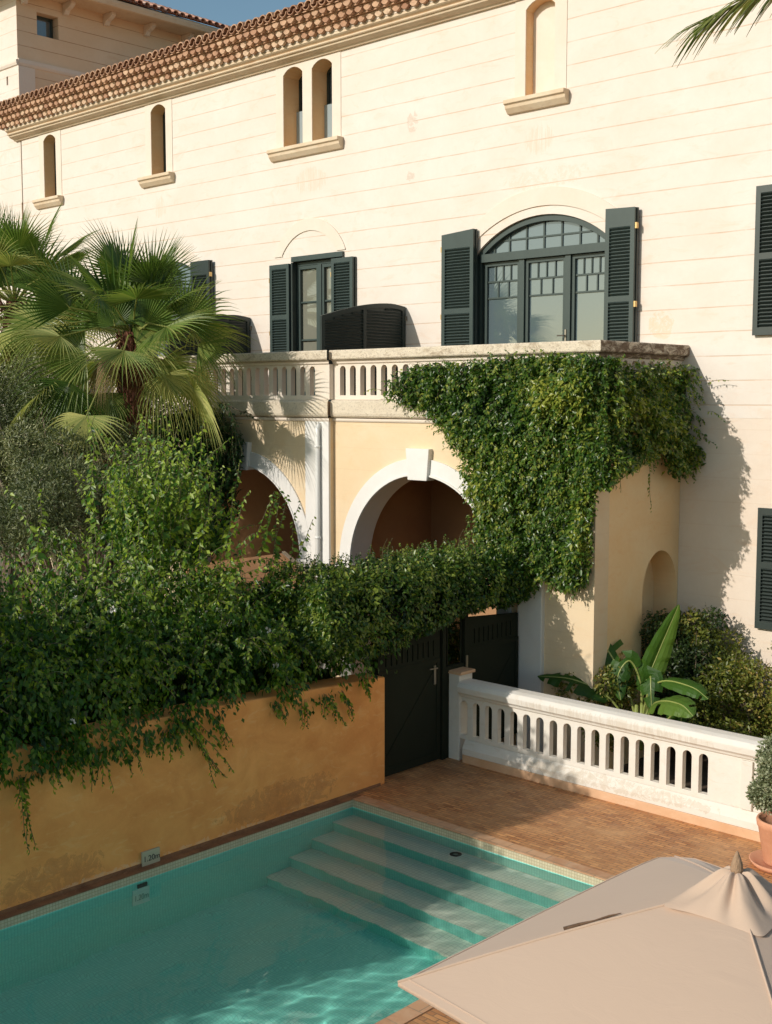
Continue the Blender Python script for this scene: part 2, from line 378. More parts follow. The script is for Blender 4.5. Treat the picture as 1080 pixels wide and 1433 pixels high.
b = MB(); b.box(PX0 - .03, PX0 + .003, PY0, PY1 + .03, -.09, -.004); b.box(PX1 - .003, PX1 + .03, PY0, PY1 + .03, -.09, -.004); b.box(PX0 + .003, PX1 - .003, PY1 - .003, PY1 + .03, -.09, -.004)
b.build('waterline_tiles', MOSC, pool)
yy = PY1
for k, (yn, z) in enumerate(((10.02, -.36), (9.66, -.66), (9.30, -.96), (8.93, -1.26))):
    st = MB().box(PX0 + .003, PX1 - .003, yn, PY1 - .002 * k - .003, z - .31, z - .022).build('step', MOS, pool); st.cycles.is_caustics_receiver = True
    MB().box(PX0 + .004, PX1 - .004, yn - .012, PY1 - .004, z - .022, z).build('tread', TREAD, st).cycles.is_caustics_receiver = True
# brick coping set flush with the terrace, one row along each edge
b = MB(); b.box(PX1, PX1 + .17, PY0, PY1 + .17, .0005, .010); b.box(PX0, PX1, PY1, PY1 + .17, .0005, .010)
COPB = NT('pool_edge_brick'); pp = COPB.pos()
bk = COPB.n('ShaderNodeTexBrick', {'Vector': pp, 'Color1': (.62, .36, .20), 'Color2': (.46, .22, .11), 'Mortar': (.36, .24, .15), 'Scale': 1.0, 'Mortar Size': .006, 'Brick Width': .26, 'Row Height': .26, 'Bias': -.2})
COPB = COPB.fin(COPB.mix(COPB.ramp(COPB.noise(pp, 5, 4), [(.45, 0.0), (.7, .5)]), bk.outputs[0], (.70, .48, .31)), .6, COPB.bump(COPB.noise(pp, 20, 4), .3, .01))
b.build('coping', COPB, pool)
dr = MB().lathe([(.07, 0), (.07, .012), (.045, .018), (.03, .01)], (-8.55, 10.25, -.36), 20).build('step_inlet', DARK, pool)
MB().lathe([(.028, 0), (.02, .01)], (-8.55, 10.25, -.35), 12).build('inlet_ring', METAL, dr)
MB().box(PX0 + .002, PX0 + .02, 7.13, 7.25, -.24, -.15).build('wall_outlet', DARK, pool)

def text_on_x(txt, x, y0, z0, h, mat, parent, name, tall=1):
    c = bpy.data.curves.new(name, 'FONT'); c.body = txt; c.size = h; c.extrude = .0015
    t = bpy.data.objects.new(name, c); COL.objects.link(t)
    dg = bpy.context.evaluated_depsgraph_get(); me = bpy.data.meshes.new_from_object(t.evaluated_get(dg)); bpy.data.objects.remove(t)
    o = bpy.data.objects.new(name, me); COL.objects.link(o); me.materials.clear(); me.materials.append(mat)
    me.transform(Matrix.Translation((x, y0, z0)) @ Matrix(((0, 0, 1, 0), (1, 0, 0, 0), (0, tall, 0, 0), (0, 0, 0, 1))))
    attach(o, parent); return o
sg = thing('depth_sign', 'small weathered plate reading 1.20m at foot of orange wall', 'sign', (-10.5, 7.4, 0))
MB().box(-10.439, -10.414, 7.27, 7.50, .007, .165).build('plate', SIGNP, sg, bev=.003)
text_on_x('1.20m', -10.4125, 7.282, .052, .088, SIGNT, sg, 'lettering')
sg = thing('underwater_sign', 'white tile sign with faint lettering just below the waterline', 'sign', (-10.26, 7.2, -.2))
MB().box(PX0 + .001, PX0 + .014, 7.07, 7.28, -.68, -.27).build('tile', SIGNW, sg)
text_on_x('1.20m', PX0 + .016, 7.085, -.58, .075, NT('faded_lettering').fin((.25, .38, .32), .5), sg, 'lettering', 3.0)

# ---------------------------------------------------------------- orange garden wall
gw = thing('garden_wall', 'long burnt orange plaster wall with skirting along pool edge', 'wall', (-10.65, 4, 0))
MB().add([(x, y, z) for x in (-10.82, -10.44) for (y, z) in ((-9, 0), (11.08, 0), (11.08, 1.42), (8.2, 1.56), (5.6, 1.60), (-9, 1.75))],
         [(0, 1, 2, 3, 4, 5), (11, 10, 9, 8, 7, 6), (0, 6, 7, 1), (1, 7, 8, 2), (2, 8, 9, 3), (3, 9, 10, 4), (4, 10, 11, 5), (5, 11, 6, 0)]).build('wall', ORANGE, gw, bev=.02)
SK = plaster('dark_skirting_tile', (.30, .15, .07), (.17, .08, .04), (.48, .27, .15), sc=5)
MB().box(-10.44, -10.428, -9, 10.98, .0065, .04).build('skirting', SK, gw)
MB().box(-10.427, PX0, -9, PY1 + .17, .0005, .006).build('ledge', SK, gw)

# ---------------------------------------------------------------- main villa
YM = 16.535
ARC_OPEN = {}
villa = thing('villa', 'large cream plaster villa with tile eaves and dark green shutters', 'house', (-14, 16.5, 0))
slits = [(-27.29, -26.74, .34, 0), (-22.79, -22.25, .37, 0), (-18.36, -17.80, .46, 1), (-17.53, -16.97, .44, 1), (-12.38, -11.80, .20, 2)]
holes = [arch(a, c, 9.96, 11.36, .13, 8) for a, c, d, k in slits]
BW = (-13.42, -10.62); holes.append(arch(BW[0], BW[1], 4.8, 7.47, .55, 24))
SW = (-18.12, -16.72); holes.append(rect(SW[0], SW[1], 4.8, 7.74))
LW = (-23.2, -21.1); holes.append(arch(LW[0], LW[1], 4.8, 7.6, .42, 16))
RW = [(-7.0, -5.6, 5.9, 8.0), (-6.8, -5.5, 1.62, 3.4)]
for r in RW: holes.append(rect(*r))
main = [(-28.34, 4.7), (2, 4.7), (2, 11.95), (-28.34, 11.95)]
hm = holes[:-1]
b = MB(); b.slab([main] + hm[:5] + [rect(BW[0], BW[1], 4.8, 4.9)] if False else [main] + hm, YM, YM + .9); b.build('wall', WALL, villa)
b = MB(); b.slab([rect(-9.7, 2, -1, 4.70), holes[-1]], YM + .004, YM + .9); b.build('lower_wall', LOWWALL, villa)
OCH = plaster('ochre_reveal_plaster', (.80, .52, .28), (.82, .60, .36), (.72, .42, .20), sc=1.6)
def liner(loop, y0, y1, t=.004, name='reveal'):
    uc = sum(q[0] for q in loop) / len(loop); vc_ = (min(q[1] for q in loop) + max(q[1] for q in loop)) / 2
    inn = [(u + (t if u < uc else -t), v + (t if v < vc_ else -t)) for u, v in loop]
    MB().slab([loop, inn], y0, y1).build(name, OCH, villa)
for (a, c, d, k), h in zip(slits, holes):
    liner(h, YM + .002, YM + d - (.051 if k != 2 else .001))
    f = MB().box(a - .02, c + .02, YM + d, YM + d + .06, 9.93, 11.5)
    if k == 2: f.build('blind_panel', TRIM, villa); continue
    wn = MB()
    wn.slab([arch(a + .001, c - .001, 9.961, 11.36, .128, 8), arch(a + .05, c - .05, 10.02, 11.32, .12, 8)], YM + d - .05, YM + d)
    wn = wn.build('window', GREEND, villa)
    f.build('pane', PANE, wn)
    if k == 1: MB().box(a + .002, c - .002, YM + d - .12, YM + d - .10, 9.97, 10.72).build('guard_glass', glass('frosted_guard', (.30, .36, .38), 1.5), wn)
# raised plaster surrounds and sills of the slit windows
def sill(x0, x1, z=9.90):
    prof = [(YM + .3, z + .055), (YM - .17, z + .055), (YM - .17, z - .01), (YM - .13, z - .03), (YM - .12, z - .08), (YM - .05, z - .16), (YM + .02, z - .17), (YM + .3, z - .17)]
    MB().extrude(prof, x0, x1, 'X').build('sill', MOLD, villa, bev=.008)
for sp in ([0], [1], [2, 3], [4]):
    x0 = slits[sp[0]][0]; x1 = slits[sp[-1]][1]
    MB().slab([rect(x0 - .22, x1 + .24, 9.955, 11.56)] + [[(u, v) for u, v in arch(slits[i][0], slits[i][1], 9.96, 11.36, .13, 8)] for i in sp], YM - .012, YM + .002).build('surround', TRIM, villa, bev=.004)
    sill(x0 - .34, x1 + .30, 9.89)
# cornice
prof = [(YM + .01, 11.54), (YM - .05, 11.545), (YM - .07, 11.60), (YM - .13, 11.62), (YM - .19, 11.66), (YM - .20, 11.70), (YM - .20, 11.715), (YM - .235, 11.72),
        (YM - .25, 11.74), (YM - .25, 11.775), (YM - .22, 11.79), (YM - .27, 11.83), (YM - .30, 11.86), (YM - .30, 11.92), (YM + .01, 11.93)]
prof = [(y_, 11.54 + (z_ - 11.54) * .68) for y_, z_ in prof]
o = MB().extrude(prof, -28.62, -6, 'X').build('cornice', MOLD, villa)
# courses of clay tile ends under the eaves
def halftile(mb, x, y0, y1, z, r, tone, flip=1, r2=None, seg=8):
    r2 = r2 or r * .8; vs = []
    for (y, rr) in ((y0, r), (y1, r2)):
        for q in (rr, rr - .016):
            vs += [(x + q * math.cos(math.pi * k / seg), y, z - flip * q * math.sin(math.pi * k / seg) * 1.0) for k in range(seg + 1)]
    n = seg + 1; fs = []
    for k in range(seg):
        fs += [(k, k + 1, k + 1 + 2 * n, k + 2 * n), (n + k, n + k + 1, n + k + 1 + 2 * n, n + k + 2 * n), (k, k + 1, n + k + 1, n + k)]
    fs += [(0, n, 3 * n, 2 * n), (n - 1, 2 * n - 1, 4 * n - 1, 3 * n - 1)]
    mb.add(vs, fs, tone)
ev = MB(); fill = MB(); pale = MB(); p = .215; zr = 11.80; DZ, DY = .122, .128
def cup(mb, x, y0, y1, z, r, tone, seg=9):
    """a short clay tile bedded hollow side up, its end closed with mortar"""
    vs = []
    for (y, rr) in ((y0, r * 1.03), (y0 + .012, r * 1.03), (y1, r * .86)): vs += [(x + rr * math.cos(math.pi * k / seg), y, z - rr * 1.12 * math.sin(math.pi * k / seg)) for k in range(seg + 1)]
    n = seg + 1; mb.add(vs, [(i * n + k, i * n + k + 1, i * n + k + 1 + n, i * n + k + n) for i in range(2) for k in range(seg)] + [tuple(range(n))], tone)
for row in range(3):
    yf = YM - .26 - DY * (row + 1); zt = zr + DZ * (row + 1)
    x = -28.72 - .05 * row + (row % 2) * p / 2
    while x < -8:
        cup(ev, x + random.uniform(-.01, .01), yf + random.uniform(-.012, .012), yf + .30, zt + random.uniform(-.004, .004), .100, min(1, random.betavariate(2, 2) * (1.25 if row == 0 else 1.0 if row == 1 else .7)))  # tone falls course by course, shade under the eaves put into the clay
        x += p
    (fill if row else pale).box(-28.76, -7, yf + .085, YM + .02, zt - DZ + .004, zt - .004)  # upper fill is clay coloured, the dark of shadow gaps put into it
fill.build('mortar_and_gap_fill', TILE, villa); pale.build('mortar_and_gap_fill', TRIM, villa)
ec = ev.build('tile_courses', TILE, villa)
rt = MB(); yf = YM - .26 - DY * 3.9; zt = zr + DZ * 3 + .05; x = -28.85
while x < -8:
    t = random.betavariate(2, 2); sl_ = .30
    for k in range(2):                                     # a roof tile runs up the pitch
        y0 = yf + .42 * k; z0 = zt + .42 * k * sl_
        vs = []; seg = 8; r = .105
        for (yy, zz, rr) in ((y0 - random.uniform(0, .03), z0, r), (y0 + .5, z0 + .5 * sl_ - .02, r * .85)):
            for q in (rr, rr - .020): vs += [(x + q * math.cos(math.pi * j / seg), yy, zz + q * math.sin(math.pi * j / seg)) for j in range(seg + 1)]
        n = seg + 1; fs = []
        for j in range(seg): fs += [(j, j + 1, j + 1 + 2 * n, j + 2 * n), (n + j, n + j + 1, n + j + 1 + 2 * n, n + j + 2 * n), (j, j + 1, n + j + 1, n + j)]
        rt.add(vs, fs, t * .7)
        halftile(rt, x + .1075, y0 + .03, y0 + .45, z0 + .045, .098, t * .5, 1)
    x += .215
rf = MB().add([(-28.9, yf + .08, zt - .06), (2, yf + .08, zt - .06), (2, YM + 5, zt + 1.55), (-28.9, YM + 5, zt + 1.55),
               (-28.9, yf + .08, zt - .04), (2, yf + .08, zt - .04), (2, YM + 5, zt + 1.58), (-28.9, YM + 5, zt + 1.58)],
              [(0, 1, 2, 3), (7, 6, 5, 4), (0, 4, 5, 1), (1, 5, 6, 2), (2, 6, 7, 3), (3, 7, 4, 0)]).build('roof', TILE, villa)
rt.build('eaves_tiles', TILE, rf)
# interiors seen dimly through glass
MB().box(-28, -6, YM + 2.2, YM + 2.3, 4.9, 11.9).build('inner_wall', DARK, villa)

def muntin(mb, x0, x1, z0, z1, y, d=.035): mb.box(x0, x1, y - d, y, z0, z1)
# --- the large arched window
yw = YM + .16
win = thing  # placeholder name kept short
a0, a1 = BW[0] + .001, BW[1] - .001; c = (BW[0] + BW[1]) / 2
b = MB(); ob = arch(a0, a1, 4.9, 7.469, .549, 30); ib = arch(a0 + .09, a1 - .09, 4.98, 7.42, .50, 30)
b.slab([ob, ib], yw - .11, yw)
b.box(a0 + .09, a1 - .09, yw - .14, yw - .005, 7.33, 7.47)
for xx in (-12.47, -11.53): b.box(xx - .055, xx + .055, yw - .10, yw - .004, 4.98, 7.33)
wbig = b.build('window', GREEN, villa, bev=.006); tag(wbig, 'wide three-part window under a shallow arch')
g = MB()
# fan light bars following the arch
ws = [-13.1, -12.78, -12.42, -12.06, -11.70, -11.34, -11.0]
def ztop(x, e=.07):
    h = (a1 - a0) / 2; rise = .549; rad = (h * h + rise * rise) / (2 * rise); return 7.469 + rise - rad + math.sqrt(max(rad * rad - (x - c) ** 2, 0)) - e
for x in ws: g.box(x - .016, x + .016, yw - .036, yw - .015, 7.47, ztop(x))
g.box(a0 + .09, a1 - .09, yw - .034, yw - .0155, 7.665, 7.695)
for (u0, u1) in ((-13.30, -12.525), (-12.415, -11.585), (-11.475, -10.74)):
    f0, f1 = u0, u1
    g.slab([rect(f0, f1, 4.99, 7.325), rect(f0 + .06, f1 - .06, 5.15, 7.26)], yw - .060, yw - .015)
    i0, i1 = f0 + .06, f1 - .06; W_ = i1 - i0
    g.box(i0, i1, yw - .036, yw - .0152, 6.98, 7.01); g.box(i0, i1, yw - .036, yw - .0152, 6.70, 6.73)
    for q in (.25, .5, .75): g.box(i0 + W_ * q - .013, i0 + W_ * q + .013, yw - .034, yw - .0155, 7.01, 7.26)
    for q in (.34, .68): g.box(i0 + W_ * q - .013, i0 + W_ * q + .013, yw - .034, yw - .0155, 6.73, 6.98)
g.build('glazing_bars', GREEN, wbig, bev=.003)
MB().slab([arch(a0 + .02, a1 - .02, 4.95, 7.44, .52, 24)], yw - .014, yw - .008).build('pane', PANE, wbig)
h = MB(); h.tube([(-11.55, yw - .11, 6.02), (-11.55, yw - .16, 6.02), (-11.68, yw - .165, 6.02)], .012); h.box(-11.565, -11.535, yw - .115, yw - .10, 5.9, 6.12); h.build('handle', METAL, wbig)
MB().box(-13.3, -10.7, yw + .35, yw + .36, 4.9, 8.1).build('curtain', CURT, wbig)

def shutter(x0, x1, z0, z1, y, th=.045, label=None, arch_l=0, arch_r=0, back=1, hinge=0, zmid=None, solid=.30):
    """louvred leaf parallel to the wall, y = its front face"""
    b = MB(); fr = .075; zm = zmid or (z0 + .53 * (z1 - z0)); zt_ = z1 - solid
    zt0, zt1 = z1 - arch_l, z1 - arch_r
    outer = [(x0, z0), (x1, z0), (x1, zt1), (x0, zt0)]
    hl = [rect(x0 + fr, x1 - fr, z0 + .11, zm - .045), rect(x0 + fr, x1 - fr, zm + .045, zt_)]
    b.slab([outer] + hl, y, y + th)
    for a, c_ in ((z0 + .11, zm - .045), (zm + .045, zt_)):
        n = int((c_ - a) / .052)
        for k in range(n):
            z = a + (k + .5) * (c_ - a) / n
            M = Matrix.Translation((0, y + th * .55, z)) @ Matrix.Rotation(R(-38), 4, 'X')
            b.box(x0 + fr - .004, x1 - fr + .004, -.030, .030, -.005, .005, M)
    b.box(x0 + fr, x1 - fr, y + th * .93, y + th * 1.0 - .002, z0 + .11, zt_)
    s = b.build('shutter', GREEND if label is None else GREEN, villa, bev=.004)
    if label: tag(s, label)
    if back:                                     # second leaf folded behind the first
        q = MB().slab([[(x0 + .02, z0), (x1 + .015, z0), (x1 + .015, zt1), (x0 + .02, zt0)]], y + th + .012, y + th + .055).build('folded_leaf', GREEND, s, bev=.004)
        for z in (z0 + .25, (z0 + z1) / 2, z1 - .3): MB().box((x1 + .002) if hinge > 0 else (x0 - .03), (x1 + .03) if hinge > 0 else (x0 - .002), y + .01, y + .07, z - .045, z + .045).build('hinge', BRASS, s)
    return s
shutter(-14.07, -13.35, 4.95, 7.90, YM - .155, label='left louvred shutter of the wide arched window', arch_l=.05)
shutter(-10.68, -10.15, 4.95, 7.95, YM - .155, label='right louvred shutter of the wide arched window', arch_r=.02, hinge=1)
# dark jamb leaf between left shutter and window
j = MB().box(BW[0] + .002, BW[0] + .045, YM - .11, YM + .045, 4.95, 7.44).build('jamb_leaf', GREEND, villa)
for z in (5.6, 6.35, 7.05, 7.3): MB().box(BW[0] + .045, BW[0] + .052, YM - .10, YM - .03, z - .05, z + .05).build('hinge', METAL, j)
# (raised arch band over the wide window is added with the others below)
# --- small french window with header and shutters
b = MB(); y2 = YM + .16
b.box(SW[0] - .0, SW[1] + .06, YM - .055, YM + .03, 7.70, 7.80)
b.slab([rect(SW[0] + .001, SW[1] - .001, 4.9, 7.699), rect(SW[0] + .06, SW[1] - .06, 5.0, 7.62)], y2 - .09, y2)
b.box(-17.47, -17.37, y2 - .10, y2 - .003, 5.0, 7.62)
for (u0, u1) in ((SW[0] + .06, -17.47), (-17.37, SW[1] - .06)):
    b.slab([rect(u0, u1, 5.0, 7.62), rect(u0 + .06, u1 - .06, 5.12, 7.55)], y2 - .08, y2 - .02)
    for z in (5.55, 6.15, 6.90): b.box(u0 + .06, u1 - .06, y2 - .06, y2 - .025, z - .018, z + .018)
ws_ = b.build('window', GREEN, villa, bev=.005); tag(ws_, 'tall narrow French window with a drawn pale curtain')
MB().box(SW[0] + .05, SW[1] - .05, y2 - .016, y2 - .01, 5.0, 7.63).build('pane', PANEC, ws_)
shutter(-18.72, -18.14, 4.95, 7.67, YM - .105, label='left louvred shutter of the narrow French window', solid=.09, zmid=6.62)
shutter(-16.92, -16.34, 4.95, 7.67, YM - .105, label='right louvred shutter of the narrow French window', solid=.09, zmid=6.62)
MB().box(SW[0] + .002, SW[0] + .04, YM - .06, YM + .06, 4.95, 7.69).build('jamb_leaf', GREEND, villa)
# arch ring over the small window
def ring(x0, x1, z0, zs, rise, wd, dep, mat, name, n=28):
    o_ = arch(x0 - wd, x1 + wd, z0, zs, rise + wd, n)[2:]; i_ = arch(x0, x1, z0, zs, rise, n)[2:]
    L = [(x1 + wd, z0)] + o_ + [(x0 - wd, z0), (x0, z0)] + list(reversed(i_)) + [(x1, z0)]
    return MB().slab([L], YM - dep, YM + .001).build(name, mat, villa, bev=.005)
ring(-13.52, -10.52, 7.50, 7.62, .54, .30, .022, TRIM, 'arch_band', 40)
ring(-18.42, -16.86, 7.83, 7.86, .42, .24, .022, TRIM, 'arch_band')
ring(-23.4, -20.9, 7.5, 7.62, .50, .20, .022, TRIM, 'arch_band')
# --- left window half hidden by the palm
b = MB(); b.slab([arch(LW[0] + .001, LW[1] - .001, 4.9, 7.599, .419, 16), arch(LW[0] + .08, LW[1] - .08, 5.0, 7.56, .38, 16)], y2 - .09, y2)
b.box(LW[0] + .08, LW[1] - .08, y2 - .1, y2 - .004, 7.30, 7.42)
for xx in (-22.5, -21.8): b.box(xx - .04, xx + .04, y2 - .08, y2 - .004, 5.0, 7.3)
wl = b.build('window', GREEN, villa, bev=.005)
MB().slab([arch(LW[0] + .02, LW[1] - .02, 4.95, 7.58, .40, 16)], y2 - .016, y2 - .01).build('pane', PANE, wl)
shutter(-21.25, -20.62, 4.95, 7.93, YM - .155, hinge=1)
shutter(-24.0, -23.3, 4.95, 7.93, YM - .155)
# --- right edge of the house: closed shutters
for (x0, x1, z0, z1) in ((-8.20, -7.35, 5.90, 8.02), (-8.03, -7.3, 1.62, 3.40)):
    shutter(x0, x1, z0, z1, YM - .075, back=0, solid=.10)
for (x0, x1, z0, z1) in RW:
    f = MB().slab([rect(x0, x1, z0, z1), rect(x0 + .07, x1 - .07, z0 + .07, z1 - .07)], YM + .1, YM + .18).build('window', GREEND, villa)
    MB().box(x0 + .05, x1 - .05, YM + .14, YM + .15, z0 + .05, z1 - .05).build('pane', PANE, f)

# ---------------------------------------------------------------- tower at the far left end
tw = thing('tower', 'square cream tower with overhanging red tile roof behind far end', 'tower', (-33, 20, 0))
TX = -28.45
b = MB(); b.slab([rect(-40, TX, 4, 15.25), rect(-29.02, -28.94, 13.02, 13.24)], YM + .015, YM + .5); b.build('wall', WALL, tw)
b = MB(); b.slab([rect(YM + .5, 24, 4, 15.25), rect(17.13, 17.76, 14.3, 14.87)], TX - .5, TX, 'X')
b.slab([rect(YM + .017, YM + .499, 4, 15.25)], TX + .001, TX + .006, 'X'); b.build('side_wall', plaster('shade_toned_plaster', (.74, .55, .37), (.78, .61, .44), (.70, .45, .26), grooves=.9, gcol=(.4, .2, .1), sc=.7), tw)  # tower side away from the sun, warm shade put into its plaster colour
prof = [(YM + .02, 13.42), (YM - .02, 13.44), (YM - .045, 13.50), (YM - .045, 13.56), (YM + .02, 13.58)]
MB().extrude(prof, -40, TX + .03, 'X').build('string_course', TRIM, tw)
MB().extrude([(TX - .02, 13.42), (TX + .02, 13.44), (TX + .045, 13.5), (TX + .045, 13.60), (TX - .02, 13.62)], YM + .021, 24, 'Y').build('string_course', TRIM, tw)
MB().box(TX, TX + .035, YM + .016, 17.02, 10, 13.42).build('corner_pier', TRIM, tw)
f = MB().slab([rect(17.131, 17.759, 14.301, 14.869), rect(17.19, 17.70, 14.36, 14.81)], TX - .32, TX - .26, 'X').build('window', GREEN, tw)
MB().box(TX - .31, TX - .30, 17.15, 17.74, 14.32, 14.85).build('pane', PANE, f)
# soffit, fascia and corbels
b = MB(); b.box(-40, TX + .78, YM - .7, 23.9, 15.252, 15.31); b.build('soffit', MOLD, tw)
b = MB(); b.extrude([(TX + .781, 15.22), (TX + .83, 15.24), (TX + .87, 15.34), (TX + .87, 15.40), (TX + .70, 15.41), (TX + .70, 15.311), (TX + .781, 15.311)], YM - .7, 23.9, 'Y'); b.build('fascia', MOLD, tw)
for y in (16.75, 17.96, 19.2, 20.5, 21.8, 23.1):
    MB().slab([[(TX, 14.95), (TX + .10, 14.97), (TX + .16, 15.06), (TX + .30, 15.10), (TX + .42, 15.17), (TX + .42, 15.25), (TX, 15.25)]], y - .07, y + .07).build('corbel', TRIM, tw, bev=.01)
rt = MB(); y = YM - .6; ex = TX + .92
while y < 24.1:
    L_ = max(.05, min(4.2, (24.1 - y) * 1.0)); n = max(1, int(L_ / .38))
    for k in range(n):
        x0 = ex - k * .38 + random.uniform(-.015, .015); z0 = 15.44 + k * .38 * .40; t = random.betavariate(2, 2); seg = 7; vs = []
        for (xx, zz, rr) in ((x0, z0 + .02, .10), (x0 - .44, z0 + .44 * .40 - .005, .082)):
            for q in (rr, rr - .016): vs += [(xx, y + q * math.cos(math.pi * j / seg), zz + q * math.sin(math.pi * j / seg)) for j in range(seg + 1)]
        m_ = seg + 1; fs = []
        for j in range(seg): fs += [(j, j + 1, j + 1 + 2 * m_, j + 2 * m_), (m_ + j, m_ + j + 1, m_ + j + 1 + 2 * m_, m_ + j + 2 * m_), (j, j + 1, m_ + j + 1, m_ + j)]
        rt.add(vs, fs, t)
        vs = []
        for (xx, zz, rr) in ((x0 - .01, z0 + .045, .085), (x0 - .44, z0 + .44 * .40 + .03, .095)):
            vs += [(xx, y + .12 + rr * math.cos(math.pi * j / seg), zz - rr * .8 * math.sin(math.pi * j / seg)) for j in range(seg + 1)]
        rt.add(vs, [(j, j + 1, j + 1 + m_, j + m_) for j in range(seg)], t * .7)
    y += .235
rp = MB().add([(ex - .12, YM - .7, 15.42), (ex - .12, 24.0, 15.42), (ex - 4.4, 20.0, 17.1), (ex - 4.4, YM - .7, 17.1), (-40, YM - .7, 15.41), (-40, 24, 15.41)],
              [(0, 1, 2, 3), (0, 3, 4), (1, 5, 2), (2, 5, 4, 3), (0, 4, 5, 1)]).build('roof', MOLD, tw)
rt.build('roof_tiles', TILER, rp)

# ---------------------------------------------------------------- balcony over the arcade
YF = 14.12; XS = -14.59; XR = -9.35; XL = -24.0
bal = thing('balcony', 'arcaded stone balcony with pierced parapet projecting from the villa', 'balcony', (-14.5, 15, 0))
AR = 1.55; A2 = (-14.17, -11.07); A1 = (-18.40, -15.30)
a2 = arch(*A2, -.5, 2.22, AR, 40); a1 = arch(*A1, -.5, 2.22, AR, 40)
# right front wall, side wall with niche, left front wall (10 cm proud)
MB().slab([rect(XS, XR, -.6, 4.66), a2], YF + .10, YF + .45).build('front_wall', YEL, bal)
MB().slab([rect(XL, XS, -.6, 4.66), a1, arch(-22.4, -19.3, -.5, 2.22, AR, 30)], YF, YF + .45).build('front_wall', YEL, bal)
MB().slab([rect(YF + .45, YM - .001, -.6, 4.66), arch(15.50, 16.50, .2, 2.05, .65, 24)], XR - .45, XR, 'X').build('side_wall', BOUNCED, bal)
MB().box(XR - .46, XR - .40, 15.4, YM - .002, .1, 2.9).build('niche_back', BOUNCED, bal)
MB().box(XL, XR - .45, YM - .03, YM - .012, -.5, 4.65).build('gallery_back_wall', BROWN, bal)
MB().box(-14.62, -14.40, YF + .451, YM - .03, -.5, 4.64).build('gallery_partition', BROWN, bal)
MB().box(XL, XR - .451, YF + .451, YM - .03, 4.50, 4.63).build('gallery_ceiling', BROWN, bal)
# slab and mouldings, mitred round the corner by two sweeps each
def band(prof, name, mat):      # profile (out, z)
    for (y0, x0, x1, nm) in ((YF, XL, XS + .0, 0), (YF + .10, XS + .001, XR, 1)):
        b = MB(); n = len(prof)
        vs = [(x0, y0 - o_, z) for o_, z in prof] + [((x1 + (o_ if nm else (o_ if True else 0))), y0 - o_, z) for o_, z in prof]
        if not nm: vs = [(x0, y0 - o_, z) for o_, z in prof] + [(x1 + min(o_, .0) + .0 + o_ * .5, y0 - o_, z) for o_, z in prof]
        b.add(vs, [(i, (i + 1) % n, (i + 1) % n + n, i + n) for i in range(n)] + [tuple(range(n)), tuple(range(n, 2 * n))])
        if nm:
            vs = [(x1 + o_, y0 - o_, z) for o_, z in prof] + [(x1 + o_, YM - .003, z) for o_, z in prof]
            vs[:n] = [(x1 + o_, y0 - o_, z) for o_, z in prof]
            b2 = MB().add(vs, [(i, (i + 1) % n, (i + 1) % n + n, i + n) for i in range(n)] + [tuple(range(n)), tuple(range(n, 2 * n))])
            b2.build(name, mat[1], bal, bev=.006)
        b.build(name, mat[0], bal, bev=.006)
band([(-.30, 4.60), (.02, 4.60), (.035, 4.625), (.035, 4.655), (-.30, 4.66)], 'lower_moulding', (TRIM, TRIM))
band([(-.35, 4.665), (.06, 4.67), (.09, 4.70), (.10, 4.74), (.10, 4.93), (.06, 4.955), (.02, 4.965), (-.35, 4.965)], 'floor_slab', (SLABM, SLABM))
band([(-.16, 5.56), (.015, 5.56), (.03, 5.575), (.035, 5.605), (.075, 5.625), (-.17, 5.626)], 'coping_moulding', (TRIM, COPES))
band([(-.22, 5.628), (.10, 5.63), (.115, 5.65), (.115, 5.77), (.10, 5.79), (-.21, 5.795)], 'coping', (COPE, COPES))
MB().box(XL, XR - .16, YF + .15, YM - .02, 4.70, 4.93).build('balcony_floor', TERR, bal)
def slots(x0, n, pitch, wd, z0, z1): return [arch(x0 + k * pitch, x0 + k * pitch + wd, z0, z1 - wd / 2, wd / 2, 8) for k in range(n)]
sl1 = slots(-14.44, 13, .237, .135, 5.04, 5.53); sl1 += slots(-11.20, 7, .237, .135, 5.04, 5.53)
MB().slab([rect(XS, XR, 4.966, 5.56)] + sl1, YF + .10, YF + .20).build('parapet', TRIM, bal, bev=.004)
sl2 = [arch(-15.075 - k * .237, -15.075 - k * .237 + .135, 5.04, 5.53 - .0675, .0675, 8) for k in range(14)] + [arch(-18.9 - k * .237, -18.9 - k * .237 + .135, 5.04, 5.4625, .0675, 8) for k in range(18)]
MB().slab([rect(XL, XS, 4.966, 5.56)] + sl2, YF, YF + .10).build('parapet', TRIM, bal, bev=.004)
sl3 = slots(14.62, 7, .237, .135, 5.04, 5.53)
MB().slab([rect(YF + .20, YM - .003, 4.966, 5.56)] + sl3, XR - .10, XR, 'X').build('parapet', TRIM, bal, bev=.004)
